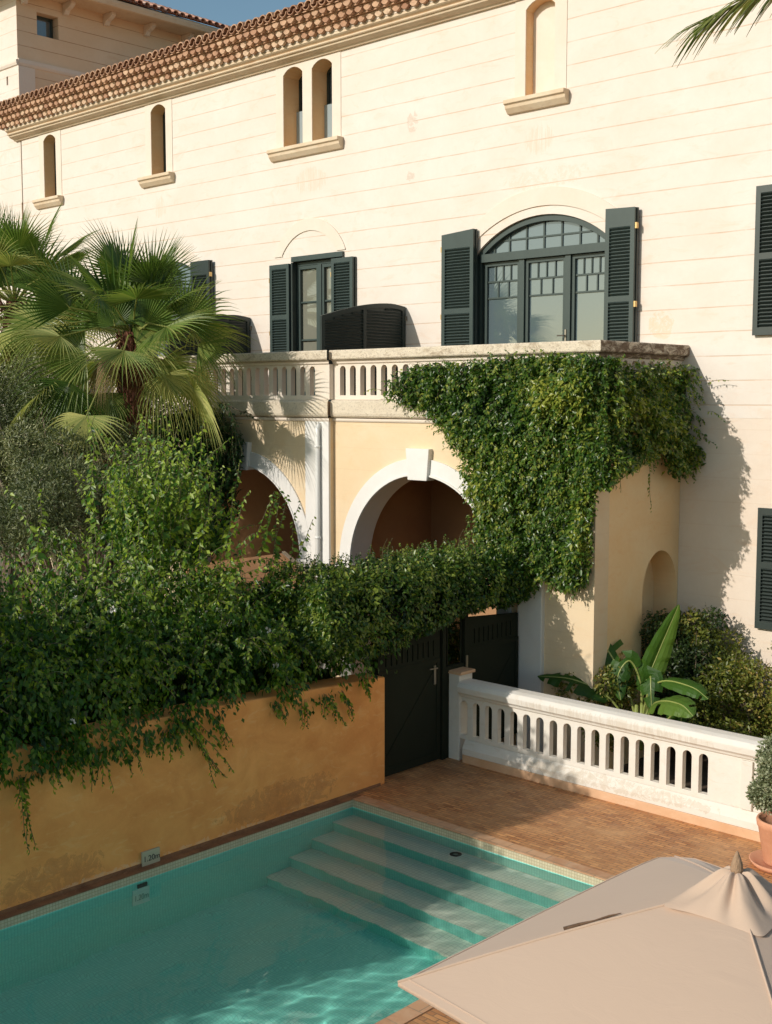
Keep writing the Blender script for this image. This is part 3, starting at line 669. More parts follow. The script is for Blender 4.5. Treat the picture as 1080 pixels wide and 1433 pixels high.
# white arch rings, keystones, imposts, pilaster
for (x0, x1, yf_) in ((*A2, YF + .10), (*A1, YF)):
    wd = .27; c_ = (x0 + x1) / 2
    def band_loop(w0, w1, z0=2.222):
        o_ = arch(x0 - w1, x1 + w1, z0, 2.225, AR + w1, 44)[2:]; i_ = arch(x0 - w0, x1 + w0, z0, 2.225, AR + w0, 44)[2:]
        return [(x1 + w1, z0)] + o_ + [(x0 - w1, z0), (x0 - w0, z0)] + list(reversed(i_)) + [(x1 + w0, z0)]
    rg = MB().slab([band_loop(-.006, wd)], yf_ - .035, yf_ + .44).build('arch_ring', WHITE, bal, bev=.01)
    MB().slab([band_loop(.0, .03)], yf_ - .055, yf_ - .036).build('bead', WHITE, rg)
    MB().add([(x, y, z) for y in (yf_ - .10, yf_ + .10) for x, z in ((c_ - .20, 3.70), (c_ + .20, 3.70), (c_ + .245, 4.20), (c_ - .245, 4.20))],
             [(0, 1, 2, 3), (7, 6, 5, 4), (0, 4, 5, 1), (1, 5, 6, 2), (2, 6, 7, 3), (3, 7, 4, 0)]).build('keystone', WHITE, bal, bev=.008)
    for xa, xb in ((x0 - wd, x0), (x1, x1 + wd)):
        MB().box(xa - .004, xb + .004, yf_ - .03, yf_ + .456, -.49, 2.035).build('pier', WHITE, bal, bev=.01)
        MB().extrude([(yf_ - .03, 2.04), (yf_ - .09, 2.10), (yf_ - .11, 2.17), (yf_ - .11, 2.215), (yf_ + .47, 2.215), (yf_ + .47, 2.04)], xa - .03, xb + .05, 'X').build('impost', WHITE, bal, bev=.006)
MB().box(-15.17, -14.90, YF - .03, YF + .02, 2.22, 4.60).box(-14.74, XS + .004, YF - .03, YF + .02, -.4, 4.60).box(-14.90, -14.74, YF - .012, YF + .02, -.4, 4.60).build('pilaster', WHITE, bal, bev=.006)
pb = MB(); pb.tube([(-14.82, YF - .07, -.3), (-14.82, YF - .07, 4.40), (-14.82, YF - .05, 4.50), (-14.82, YF + .0, 4.56)], .045, 12)
for z in (.8, 2.6, 4.15): pb.lathe([(.045, 0), (.055, .005), (.055, .04), (.045, .045)], (-14.82, YF - .07, z), 12)
pb.build('drainpipe', PIPE, bal, smooth=True)
MB().box(-10.64, -10.20, YF + .02, YF + .16, -.5, 3.1).build('gate_pier', WHITE, bal, bev=.012)

# louvred privacy screens across the balcony
def screen(name, label, X):
    t = thing(name, label, 'screen', (X, 15.4, 4.93), 'louvred screens on the balcony')
    y0, y1 = 14.38, YM - .02
    def zt(y): u = (y - y0) / (y1 - y0); return 6.40 + .30 * math.sin(min(1, u * 1.18) * math.pi / 2) - .04 * max(0, u - .85) / .15
    top = [(y0 + (y1 - y0) * k / 16, zt(y0 + (y1 - y0) * k / 16)) for k in range(16, -1, -1)]
    i = .08; ti = [(min(max(y, y0 + i), y1 - i), z - i) for y, z in top]
    ym = (y0 + y1) / 2
    MB().slab([[(y0, 5.0), (y1, 5.0)] + top, [(y0 + i, 5.08), (y1 - i, 5.08)] + ti], X - .025, X + .025, 'X').box(X - .024, X + .024, ym - .04, ym + .04, 5.08, zt(ym) - i).build('frame', GREEND, t, bev=.003)
    s = MB(); z = 5.11
    while z < 6.62:
        ya = y0 + i
        while ya < y1 - i and zt(ya) - i < z + .02: ya += .03
        if ya < y1 - i - .1:
            M = Matrix.Translation((X, 0, z)) @ Matrix.Rotation(R(40), 4, 'Y'); s.box(-.028, .028, ya, y1 - i, -.005, .005, M)
        z += .055
    s.build('louvres', GREEND, t)
    MB().slab([[(y0 + .05, 5.05), (y1 - .05, 5.05)] + [(min(max(y, y0 + .05), y1 - .05), z - .06) for y, z in top]], X - .012, X - .004, 'X').build('backing', GREEND, t)
    [MB().box(X + .02, X + .05, y1 - .03, y1 + .018, z_ - .04, z_ + .04).build('hinge', METAL, t) for z_ in (5.4, 6.45)]
screen('privacy_screen', 'low dark louvred screen with curved top beside the narrow French window', -15.07)
screen('privacy_screen', 'dark louvred screen behind the palm fronds, left of the French window', -19.45)

# ---------------------------------------------------------------- white balustrade
YB = 12.55
bs = thing('balustrade', 'white cast stone balustrade with arched slots along the brick terrace', 'balustrade', (-8, YB + .1, 0))
MB().box(-10.30, 6, YB - .075, YB + .32, .0005, .115).build('plinth', TERR, bs, bev=.008)
MB().extrude([(YB - .07, .116), (YB - .07, .20), (YB - .03, .27), (YB - .0, .31), (YB + .24, .31), (YB + .28, .27), (YB + .31, .20), (YB + .31, .116)], -10.31, 6, 'X').build('base', BALW, bs, bev=.006)
sx = slots(-10.395, 18, .2135, .118, .37, .85)
sx2 = slots(-5.75, 14, .2135, .118, .37, .85)
MB().slab([rect(-10.44, 6, .311, .90)] + sx + sx2, YB, YB + .085).build('slotted_panel', BALW, bs, bev=.005)
MB().extrude([(YB - .0, .90), (YB - .035, .915), (YB - .045, .945), (YB - .075, .975), (YB - .085, 1.05), (YB - .05, 1.105), (YB + .03, 1.125), (YB + .17, 1.125), (YB + .25, 1.105), (YB + .285, 1.05), (YB + .27, .975), (YB + .235, .945), (YB + .2, .90)], -10.40, 6, 'X').build('coping', BALW, bs, bev=.008)
MB().box(-6.22, -6.08, YB - .035, YB, .32, .89).box(-5.95, -5.82, YB - .035, YB, .32, .89).build('pilaster', BALW, bs, bev=.006)
MB().box(-10.68, -10.401, YB - .02, YB + .26, -.1, 1.20).build('end_pillar', BALW, bs, bev=.01)
MB().box(-10.70, -10.36, YB - .04, YB + .28, 1.20, 1.245).build('pillar_cap', TERR, bs, bev=.01)

# ---------------------------------------------------------------- gate
gt = thing('garden_gate', 'dark green double wooden gate with slatted top under the hedge', 'gate', (-10.6, 12.6, 0))
def leaf(y0, y1, zt0, zt1, zr, label):
    b = MB(); X0, X1 = -10.635, -10.59
    sl_ = []; y = y0 + .14
    while y < y1 - .12: sl_.append(rect(y, y + .022, zr + .07, zr + .29)); y += .105
    b.slab([[(y0, .03), (y1, .03), (y1, zt1), (y0, zt0)]] + sl_, X0, X1, 'X')
    b.box(X1, X1 + .012, y0, y1, zr - .03, zr + .03); b.box(X1, X1 + .012, y0, y0 + .07, .03, zr - .03); b.box(X1, X1 + .012, y1 - .07, y1, .03, zr - .03); b.box(X1, X1 + .012, y0 + .07, y1 - .07, .03, .14)
    dd = Vector((0, y1 - y0 - .14, 1.15)); n = dd.normalized(); ang = math.atan2(dd.z, dd.y)
    M = Matrix.Translation((0, y0 + .07, .16 if label else .16)) @ Matrix.Rotation(ang, 4, 'X')
    b.box(X1 + .0005, X1 + .010, .06, dd.length - .1, -.035, .035, M)
    o = b.build('gate_leaf', BLK, gt, bev=.003); tag(o, label); return o
lf = leaf(11.10, 12.33, 1.84, 1.98, 1.42, 'near gate leaf with the lever handle')
h = MB(); h.box(-10.578, -10.57, 12.19, 12.235, 1.10, 1.36); h.tube([(-10.57, 12.215, 1.33), (-10.53, 12.215, 1.33), (-10.525, 12.05, 1.34)], .010, 8); h.build('handle', METAL, lf)
leaf(12.93, 14.10, 1.93, 1.84, 1.46, 'far gate leaf beside the white pier')
b = MB()
for y in (12.37, 12.845): b.box(-10.65, -10.57, y, y + .075, 0, 2.14)
b.box(-10.64, -10.58, 12.445, 12.845, 2.02, 2.10); b.box(-10.64, -10.58, 12.445, 12.845, 1.22, 1.30)
for y in (12.50, 12.785): b.box(-10.62, -10.60, y, y + .02, 1.30, 2.02)
b.box(-10.63, -10.59, 12.445, 12.845, 0.0, 1.22)
b.build('post_frame', BLK, gt, bev=.004)
MB().box(-10.57, -10.555, 12.86, 12.90, 1.15, 1.40).build('latch_plate', METAL, gt)
# timber lintel frame that carries the hedge
b = MB(); b.box(-10.67, -10.60, 11.09, 14.1, 2.141, 2.22); b.box(-10.69, -10.61, 11.085, 11.099, 0, 2.141); b.build('lintel', BLK, gt)

# ---------------------------------------------------------------- little tiled roof behind the bougainvillea
sh = thing('shed', 'small lean-to with sloping terracotta roof half buried in bougainvillea', 'shed', (-12.9, 11.4, 0))
z0, z1 = 2.03, 2.66; xe, xr = -12.2, -13.5
MB().add([(xe, 10.2, z0), (xe, 12.05, z0), (xr, 12.05, z1), (xr, 10.2, z1), (xe, 10.2, z0 - .07), (xe, 12.05, z0 - .07), (xr, 12.05, z1 - .07), (xr, 10.2, z1 - .07)],
         [(0, 1, 2, 3), (7, 6, 5, 4), (0, 4, 5, 1), (1, 5, 6, 2), (2, 6, 7, 3), (3, 7, 4, 0)]).build('roof', plaster('old_terracotta_roofing', (.50, .25, .11), (.38, .18, .08), (.60, .36, .2), sc=4), sh)
MB().add([(xe + .0, 12.051, z0 + .03), (xe + .0, 12.11, z0 + .03), (xr, 12.11, z1 + .03), (xr, 12.051, z1 + .03), (xe, 12.051, z0 - .09), (xe, 12.11, z0 - .09), (xr, 12.11, z1 - .09), (xr, 12.051, z1 - .09)],
         [(0, 1, 2, 3), (7, 6, 5, 4), (0, 4, 5, 1), (1, 5, 6, 2), (2, 6, 7, 3), (3, 7, 4, 0)]).build('verge_flashing', METAL, sh)
MB().box(-13.4, -12.6, 10.35, 11.95, 0, 2.0).build('wall', WHITE, sh)

# ---------------------------------------------------------------- parasol
um = thing('parasol', 'large square beige canvas parasol in the near corner of the terrace', 'parasol', (-2.57, 5.28, 0))
A_ = Vector((-3.89, 4.22, 2.10)); B_ = Vector((-3.81, 6.74, 2.10)); C0 = Vector((-2.62, 5.26, 2.64))
cx, cy = C0.x, C0.y
cors = [A_, B_, Vector((2 * cx - A_.x, 2 * cy - A_.y - .1, 2.10)), Vector((2 * cx - B_.x, 2 * cy - B_.y, 2.10))]
b = MB(); N1, N2 = 14, 14; canopy = MB()
for k in range(4):
    c0, c1 = cors[k], cors[(k + 1) % 4]; vs = []
    for i in range(N1 + 1):
        t = i / N1
        for j_ in range(N2 + 1):
            u = j_ / N2; e = c0.lerp(c1, u); mid = 4 * u * (1 - u)
            e = e.lerp(Vector((cx, cy, e.z)), .012 * mid + .07 * (1 - mid) ** 6 * ((k == 0 and u > .5) or (k == 1 and u < .5)))
            q = C0.lerp(e, t); q.z += .016 * math.sin(math.pi * t) * (1 - mid) + .03 * mid * t * t * .6 + .06 * mid * math.sin(math.pi * t) * .5
            vs.append(q)
    fs = []
    for i in range(N1):
        for j_ in range(N2):
            a = i * (N2 + 1) + j_; fs.append((a, a + 1, a + N2 + 2, a + N2 + 1))
    canopy.add(vs, fs)
    n_ = len(vs)
    hm = MB().tube([vs[(N1 - 1) * (N2 + 1) + j_].lerp(vs[N1 * (N2 + 1) + j_], .55) + Vector((0, 0, .0015)) for j_ in range(N2 + 1)], .0035, 4); hm.build('hem', CLOTH, um)
    hem = []
    for j_ in range(N2 + 1): hem += [vs[N1 * (N2 + 1) + j_], vs[N1 * (N2 + 1) + j_] - Vector((0, 0, .02))]
    canopy.add(hem, [(2 * j_, 2 * j_ + 2, 2 * j_ + 3, 2 * j_ + 1) for j_ in range(N2)])
co = canopy.build('canopy', CLOTH, um, smooth=False, fixn=False)
import bmesh
bm = bmesh.new(); bm.from_mesh(co.data); bmesh.ops.remove_doubles(bm, verts=bm.verts, dist=.002); bmesh.ops.recalc_face_normals(bm, faces=bm.faces)
for f_ in bm.faces: f_.smooth = True
bm.to_mesh(co.data); bm.free()
try: co.data.set_sharp_from_angle(angle=R(7))
except Exception: pass
so_ = co.modifiers.new('thick', 'SOLIDIFY'); so_.thickness = .006; so_.offset = -1
# seams along the ribs
ends = [cors[0], B_.lerp(Vector((cx, cy, B_.z)), .07), cors[2], cors[3]]
sm = MB()
for q in ends:
    pts = []
    for i in range(1, 13):
        t = i / 12; p_ = C0.lerp(q, t); p_.z += .016 * math.sin(math.pi * t) + .004; pts.append(p_)
    sm.tube(pts, .006, 5)
sm.build('seam', CLOTH, um)
# draped vent cap with pleats and finial
vc = MB(); n_ = 72; rings = [(.038, .085), (.06, .082), (.10, .060), (.145, .040), (.195, .026), (.245, .012)]
vs = []
for i, (r, lift) in enumerate(rings):
    for k in range(n_):
        a = 2 * math.pi * k / n_ + R(2); sq = 1 / max(abs(math.cos(a)), abs(math.sin(a))); s_ = i / 5
        rr = r * (1 + (sq - 1) * (.25 + .95 * s_)); dx, dy = rr * math.cos(a), rr * math.sin(a)
        fold_ = (math.sin(a * 7 + .6 + 1.2 * s_) * .5 + math.sin(a * 12 + 2.0 - s_) * .35 + .5 * max(0, math.sin(a * 4 + .9)) ** 6) * .042 * math.sin(math.pi * min(1, .18 + s_ * .80)) * (i > 0)
        sag = .0
        vs.append((cx + dx, cy + dy, C0.z - .43 * max(abs(dx), abs(dy)) - sag + lift + .012 + fold_))
vc.add(vs, [(i * n_ + k, i * n_ + (k + 1) % n_, (i + 1) * n_ + (k + 1) % n_, (i + 1) * n_ + k) for i in range(5) for k in range(n_)] + [tuple(range(n_))])
vo = vc.build('vent_cap', CLOTH, um, smooth=True); ss_ = vo.modifiers.new('sub', 'SUBSURF'); ss_.levels = ss_.render_levels = 2
MB().lathe([(.030, 0), (.031, .022), (.027, .03), (.029, .036), (.020, .065), (.009, .095), (.003, .105)], (cx, cy, C0.z + .075), 20).build('finial', bark('finial_wood', (.30, .19, .11), (.42, .28, .18), 20), um, smooth=True)
MB().lathe([(.03, 0), (.03, C0.z + .05)], (cx, cy, 0), 16).build('pole', WOOD, um, smooth=True)
MB().box(cx - .3, cx + .3, cy - .3, cy + .3, 0.01, .10).build('base', TERR, um, bev=.02)
for q in ends:
    pts = [C0.lerp(q, t) - Vector((0, 0, .035)) for t in (.03, .25, .5, .75, .95)]
    MB().tube(pts, .014, 6).build('rib', WOOD, um)
# strap folded on the left seam
MB().tube([C0.lerp(A_, t) + Vector((-.01, .035 + w_, .022)) for t, w_ in ((.34, .0), (.38, .012), (.42, .0), (.47, .014), (.51, .0))], [.002, .006, .004, .009, .012], 6).build('strap', WOOD, um)

# ---------------------------------------------------------------- plants: generic builders
def vine_sprig(stems, P, A, U, L, p0, d0, length, leafL, droop=.3, step=.035, wob=.12, r=.004, thin=True):
    p_ = Vector(p0); d = Vector(d0).normalized(); pts = [p_.copy()]; n = int(length / step)
    for k in range(n):
        d = (d + Vector((random.uniform(-wob, wob), random.uniform(-wob, wob), random.uniform(-wob, wob) - droop * step * 2))).normalized()
        p_ = p_ + d * step; pts.append(p_.copy())
        s = d.cross(Vector((random.uniform(-1, 1), random.uniform(-1, 1), random.uniform(-1, 1)))).normalized()
        P.append(p_[:]); a = s + d * .3 + Vector((0, 0, -.9)); A.append(a[:]); U.append((random.uniform(-.5, .8), -.7, .5)); L.append(leafL * random.uniform(.6, 1.25) * (1 - .45 * k / n))
    stems.tube(pts[::2] if len(pts) > 4 else pts, r, 4)

# --- bougainvillea along the wall: overlapping mounds, shoots rising and hanging
bg = thing('bougainvillea', 'large sprawling bougainvillea with small white flowers spilling over orange wall', 'bougainvillea', (-11.6, 7.5, 0))
cent = []
def blobs(Y0, Y1, n, f):
    for _ in range(n):
        y = random.uniform(Y0, Y1); cent.append(f(y))
def zprof(y): return np.interp(y, [-2, 3, 5, 6, 8, 9, 9.8, 10.6, 11.2], [4.0, 3.8, 3.1, 2.7, 2.8, 3.05, 2.6, 2.0, 1.75]) + .22 * math.sin(y * 4.3) * (y > 5.5)
for _ in range(150):
    y = random.uniform(2.0, 10.9); zt = float(zprof(y)); u = random.random()
    x = -10.55 - 2.6 * u; z = 1.75 + (zt - 1.75) * (.15 + .85 * u ** .75) * random.uniform(.78, 1.0)
    cent.append((x, y, z, random.uniform(.30, .62)))
for _ in range(60):
    y = random.uniform(2.5, 10.7); cent.append((random.uniform(-10.75, -10.35), y, random.uniform(1.45, 2.0) - (.25 if y > 9.5 else 0), random.uniform(.18, .34)))
for _ in range(16):
    y = random.uniform(8.5, 10.1); cent.append((random.uniform(-13.1, -12.3), y, random.uniform(3.1, 3.5 + .75 * (1 - abs(y - 9.4) / 1.0)), random.uniform(.2, .36)))
for _ in range(46):
    cent.append((random.uniform(-10.6, -10.38), random.uniform(5.0, 8.4), random.uniform(1.38, 1.85), random.uniform(.14, .28)))
cent = np.array(cent); Pn = []; No = []
for c_ in cent:
    n = int(520 * (c_[3] / .45) ** 2); d = unit(rng.normal(size=(n, 3))); rr = c_[3] * (.55 + .45 * rng.random(n) ** .5)[:, None] * (1 + .28 * snoise(d * 3 + c_[:3], 2.0, 5))[:, None]
    Pn.append(c_[:3] + d * rr * np.array([1, 1.15, .9])); No.append(d)
Pn = np.vstack(Pn); No = np.vstack(No)
k = (Pn[:, 2] > 1.58) | (Pn[:, 0] > -10.46); k &= ~((Pn[:, 2] < 1.0 + .22 * snoise(Pn * np.array([0, 1, 0]), 4.0, 12))); Pn, No = Pn[k], No[k]
k = ~((Pn[:, 0] < -12.0) & (Pn[:, 1] > 10.75) & (Pn[:, 2] < 3.2)); Pn, No = Pn[k], No[k]
k = snoise(Pn, 5.2, 41) + .55 * snoise(Pn, 11.0, 42) + rng.normal(size=len(Pn)) * .25 > .02; Pn, No = Pn[k], No[k]
A = unit(No * .55 + rng.normal(size=No.shape) * .45 + np.array([.15, -.1, -.95])); U = unit(No + rng.normal(size=No.shape) * .6 + np.array([.1, -.4, .2]))
ton = .45 + .28 * snoise(Pn, 3.2, 2) + rng.normal(size=len(Pn)) * .2
leafcloud('foliage', L_BOU, Pn, A, U, rng.uniform(.050, .100, len(Pn)), rng.uniform(.028, .050, len(Pn)), bg, ton)
st = MB(); P, A, U, L = [], [], [], []
for _ in range(420):                                     # outward sprays that catch the sun
    y = random.uniform(5.3, 10.9); u = random.random() ** 1.3; zt = float(zprof(y)); x = -10.6 - 2.3 * u; z = 1.9 + (zt - 1.75) * (.1 + .9 * u ** .75)
    vine_sprig(st, P, A, U, L, (x, y, z), (random.uniform(.2, 1.0), random.uniform(-.9, .3), random.uniform(.0, .9)), random.uniform(.3, .65), .088, droop=1.3, step=.036)
for _ in range(95):                                      # tall vertical shoots in the middle of the mound
    y = random.gauss(9.0, .45); x = random.uniform(-12.9, -11.9)
    vine_sprig(st, P, A, U, L, (x, y, random.uniform(2.9, 3.6)), (random.uniform(-.12, .15), random.uniform(-.15, .15), 1), random.uniform(.7, 1.5), .11, droop=.12, step=.036, wob=.09)
for _ in range(150):                                     # upright and arching shoots
    y = random.uniform(5.6, 10.2); x = random.uniform(-13.0, -10.9); z = float(zprof(y)) * random.uniform(.72, 1.0)
    vine_sprig(st, P, A, U, L, (x, y, z), (random.uniform(-.3, .6), random.uniform(-.3, .5), random.uniform(.7, 1.3)), random.uniform(.5, 1.35), .10, droop=.5)
for (x, y, z, dx, dy, dz, ln) in ((-11.5, 10.0, 2.7, .0, .42, .9, 1.35), (-11.5, 10.25, 2.6, .0, .5, .85, 1.2), (-11.4, 10.45, 2.4, .0, .55, .8, .8), (-11.5, 9.9, 3.0, 0, .2, 1, 1.0), (-11.5, 9.3, 2.7, 0, .3, 1, 1.35), (-11.2, 10.3, 2.1, .1, .6, .9, .9), (-11.6, 9.0, 3.0, .0, .15, 1, 1.3),
                                  (-12.6, 8.6, 3.3, 0, .1, 1, 1.2), (-12.5, 8.2, 3.2, .1, -.1, 1, 1.2), (-12.8, 9.4, 3.7, 0, .2, 1, 1.1), (-11.9, 7.0, 3.2, 0, 0, 1, 1.0), (-11.8, 8.9, 3.4, .1, .1, 1, 1.1)):
    for q in range(2):
        vine_sprig(st, P, A, U, L, (x, y, z), (dx + random.uniform(-.1, .1), dy, dz), ln * random.uniform(.8, 1.05), .115, droop=.12, wob=.10, step=.042)
for (y, z, dy, ln) in ((5.85, 1.35, .15, .75), (5.95, 1.35, -.6, .35), (6.55, 1.45, .1, .42), (6.75, 1.45, .05, .45), (7.05, 1.45, .3, .4), (7.7, 1.5, .12, .45), (7.85, 1.5, .5, .85), (7.95, 1.45, .7, .95), (8.2, 1.5, .6, .5),
                       (7.6, 1.45, -.4, .3), (9.2, 1.45, .3, .35), (9.6, 1.4, -.15, .35), (10.0, 1.4, .4, .5), (10.2, 1.4, .5, .45), (10.6, 1.5, .3, .3), (6.2, 1.4, .2, .3), (7.3, 1.45, .1, .25), (9.9, 1.42, .15, .3)):
    for q in range(3): vine_sprig(st, P, A, U, L, (-10.40 + random.uniform(-.02, .05), y + random.uniform(-.06, .06), z), (.12, dy + random.uniform(-.12, .12), -.75 + random.uniform(-.15, .1)), ln * random.uniform(.8, 1.1), .075, droop=.5, step=.028, wob=.10)
st.build('stems', STEM, bg, fixn=False)
P = np.array(P); leafcloud('shoot_leaves', L_BOU, P, np.array(A), np.array(U), np.array(L), np.array(L) * .52, bg, .72 + rng.normal(size=len(P)) * .25)
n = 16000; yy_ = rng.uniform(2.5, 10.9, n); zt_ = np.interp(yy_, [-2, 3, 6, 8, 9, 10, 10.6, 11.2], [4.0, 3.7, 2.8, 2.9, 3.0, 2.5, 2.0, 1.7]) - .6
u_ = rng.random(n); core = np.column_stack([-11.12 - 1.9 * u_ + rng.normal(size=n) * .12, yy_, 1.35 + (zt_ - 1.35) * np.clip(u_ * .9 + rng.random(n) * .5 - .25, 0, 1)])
leafcloud('inner_foliage', L_HEDGE, core, unit(rng.normal(size=(n, 3))), unit(rng.normal(size=(n, 3)) + np.array([.8, -.4, .3])), rng.uniform(.10, .17, n), rng.uniform(.07, .12, n), bg, rng.random(n) * .1)  # darkest leaf tone, the shade inside the mound put into the colour
fl0 = None; surf = Pn[(Pn[:, 0] > -12.6) & (Pn[:, 1] > 5.6) & (Pn[:, 2] > 1.6)]
for q in range(44):
    pt = surf[rng.integers(len(surf))] + np.array([.10, -.10, .04])
    if fl0 is None:
        m_ = MB()
        for i in range(14):
            d = Vector((random.gauss(0, 1), random.gauss(0, 1), random.gauss(0, 1))).normalized(); s_ = d.orthogonal().normalized(); c_ = d * .018
            m_.add([c_, c_ + s_ * .014 + d * .016, c_ + d * .034, c_ - s_ * .014 + d * .016], [(0, 1, 2, 3)])
        fl0 = m_.build('flower', PETAL, bg, fixn=False); f_ = fl0
    else:
        f_ = fl0.copy(); COL.objects.link(f_)
    f_.location = Vector(pt) - bg.location; f_.rotation_euler = (random.random() * 6, random.random() * 6, 0); f_.scale = [random.uniform(.6, 1.0)] * 3
for (x, y) in ((-11.6, 4.5), (-12, 7), (-11.7, 9)):
    m_ = MB()
    for q in range(4): m_.tube([(x, y, 0), (x + random.uniform(-.3, .3), y + random.uniform(-.4, .4), 1.0), (x + random.uniform(-.7, .6), y + random.uniform(-.8, .8), 2.4)], [.07, .05, .025], 7)
    m_.build('trunk', BARK, bg)

# --- surface climbers
def climber_points(poly, n, frame, thick, seed, jit=.03):
    """points over a wall region; frame(u, v, out) -> xyz array"""
    q = polysample(poly, n, jit); uv3 = np.column_stack([q, np.zeros(len(q))])
    t = thick * (.66 + .55 * snoise(uv3, 3.4, seed) + .30 * snoise(uv3, 9.0, seed + 1)); t = np.clip(t, .05, None)
    depth = t * (1 - .55 * rng.random(len(q)) ** 1.6)
    k = snoise(np.column_stack([q, depth * 3]), 6.5, seed + 7) + .5 * snoise(uv3, 15, seed + 8) + rng.normal(size=len(q)) * .3 > -.35; depth = np.where(k, depth, depth * .35)
    return frame(q[:, 0], q[:, 1], depth), t / thick
def climber_leaves(name, mat, P, out, parent, L0=.04, L1=.075, rel=None, tadd=0.0):
    n = len(P); out = np.broadcast_to(np.array(out, float), P.shape)
    A = unit(out * .35 + rng.normal(size=P.shape) * .6 + np.array([0, 0, -.55])); U = unit(out * .9 + rng.normal(size=P.shape) * .45 + np.array([0, 0, .55]))
    ton = .45 + tadd + rng.normal(size=n) * .27 + .30 * snoise(P, 2.6, 9) + (0 if rel is None else .25 * (rel - .6))
    Ls = rng.uniform(L0, L1, n); return leafcloud(name, mat, P, A, U, Ls, Ls * rng.uniform(.42, .6, n), parent, ton)

vn = thing('climbing_vine', 'dense green climber draped over the balcony corner and down to the hedge', 'vine', (-10.5, 14, 0))
front = [(-13.05, 5.03), (-12.95, 5.30), (-12.75, 5.42), (-12.2, 5.50), (-11.6, 5.47), (-11.0, 5.56), (-10.3, 5.58), (-9.3, 5.58), (-9.25, 3.85), (-9.32, 3.5), (-9.33, 2.75), (-9.45, 2.36), (-9.8, 2.30), (-10.1, 2.45), (-10.3, 2.2),
         (-10.8, 2.45), (-11.38, 2.72), (-11.45, 3.47), (-11.55, 4.05), (-11.95, 4.50), (-12.4, 4.80)]
P1, r1 = climber_points(front, 30000, lambda u, v, d: np.column_stack([u, YF + .06 - d, v]), .38, 3)
climber_leaves('foliage', L_VINE, P1, (0, -1, 0), vn, .045, .105, r1)
sidep = [(14.1, 5.50), (14.9, 5.42), (15.8, 5.46), (16.5, 5.40), (16.52, 4.6), (16.50, 3.95), (16.1, 3.85), (15.8, 3.95), (15.6, 4.3), (15.0, 4.12), (14.3, 3.96), (14.05, 3.85)]
P2, r2 = climber_points(sidep, 13000, lambda u, v, d: np.column_stack([XR + .02 + d, u, v]), .42, 6)
climber_leaves('foliage', L_VINE, P2, (1, 0, 0), vn, .045, .105, r2, .08)
n = 5200; an = rng.uniform(-.2, math.pi / 2 + .2, n); zz = rng.uniform(3.75, 5.55, n); th_ = .30 + .12 * snoise(np.column_stack([an, an * 0, zz]), 4, 4) - rng.random(n) ** 2 * .2
Pc = np.column_stack([XR + .0 + np.sin(an) * th_, YF + .08 - np.cos(an) * th_, zz]); climber_leaves('foliage', L_VINE, Pc, np.column_stack([np.sin(an), -np.cos(an), 0 * an]), vn, .045, .085)
# back layer close to the wall keeps it opaque, sprigs roughen the rim
P3 = np.column_stack([polysample(front, 9000, .0), np.zeros(9000)]); P3 = np.column_stack([P3[:, 0], YF - rng.random(9000) * .05 + .02, P3[:, 1]])
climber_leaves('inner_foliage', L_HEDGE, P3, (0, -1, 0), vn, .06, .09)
st = MB(); P, A, U, L = [], [], [], []
for poly, fr, outv in ((front, lambda u, v: (u, YF - .12, v), Vector((0, -.5, 0))), (sidep, lambda u, v: (XR + .2, u, v), Vector((.5, 0, 0)))):
    for i in range(len(poly)):
        a, c_ = Vector(poly[i]), Vector(poly[(i + 1) % len(poly)]); cc = sum((Vector(q) for q in poly), Vector((0, 0))) / len(poly)
        for q in range(int((c_ - a).length / .10)):
            m_ = a.lerp(c_, random.random()); d2 = (m_ - cc).normalized(); w3 = Vector(fr(d2.x, d2.y)) - Vector(fr(0, 0))
            vine_sprig(st, P, A, U, L, fr(m_.x, m_.y), w3 + outv + Vector((0, 0, random.uniform(-.3, .3))), random.uniform(.08, .26), .06, droop=2.5, step=.03, r=.0025)
for q in polysample(front, 420): vine_sprig(st, P, A, U, L, (q[0], YF - .22, q[1]), (random.uniform(-.6, .6), -1, random.uniform(-.7, .5)), random.uniform(.10, .26), .075, droop=3.0, step=.032, r=.0025)
for q in polysample(sidep, 170): vine_sprig(st, P, A, U, L, (XR + .3, q[0], q[1]), (1, random.uniform(-.6, .6), random.uniform(-.7, .5)), random.uniform(.10, .24), .075, droop=3.0, step=.032, r=.0025)
for (x, y, z, d, ln) in ((-9.2, 15.35, 4.1, (0, .1, -1), .75), (-9.1, 14.4, 4.0, (.1, .1, -1), .35), (-9.05, 15.2, 4.15, (.1, .3, -.8), .3), (-8.9, 16.4, 5.2, (.6, 0, .3), .4), (-8.85, 16.4, 4.8, (.7, -.2, .1), .4), (-8.9, 16.4, 4.4, (.6, 0, -.3), .3),
                         (-8.95, 16.2, 4.0, (.1, 0, -1), .3), (-13.2, 14.0, 5.1, (-.8, -.1, .3), .4)):
    vine_sprig(st, P, A, U, L, (x, y, z), d, ln, .07, droop=.8, step=.05, r=.003)
st.build('stems', STEM, vn, fixn=False); P = np.array(P)
leafcloud('sprig_leaves', L_VINE, P, np.array(A), np.array(U), np.array(L), np.array(L) * .55, vn, .6 + rng.normal(size=len(P)) * .22)

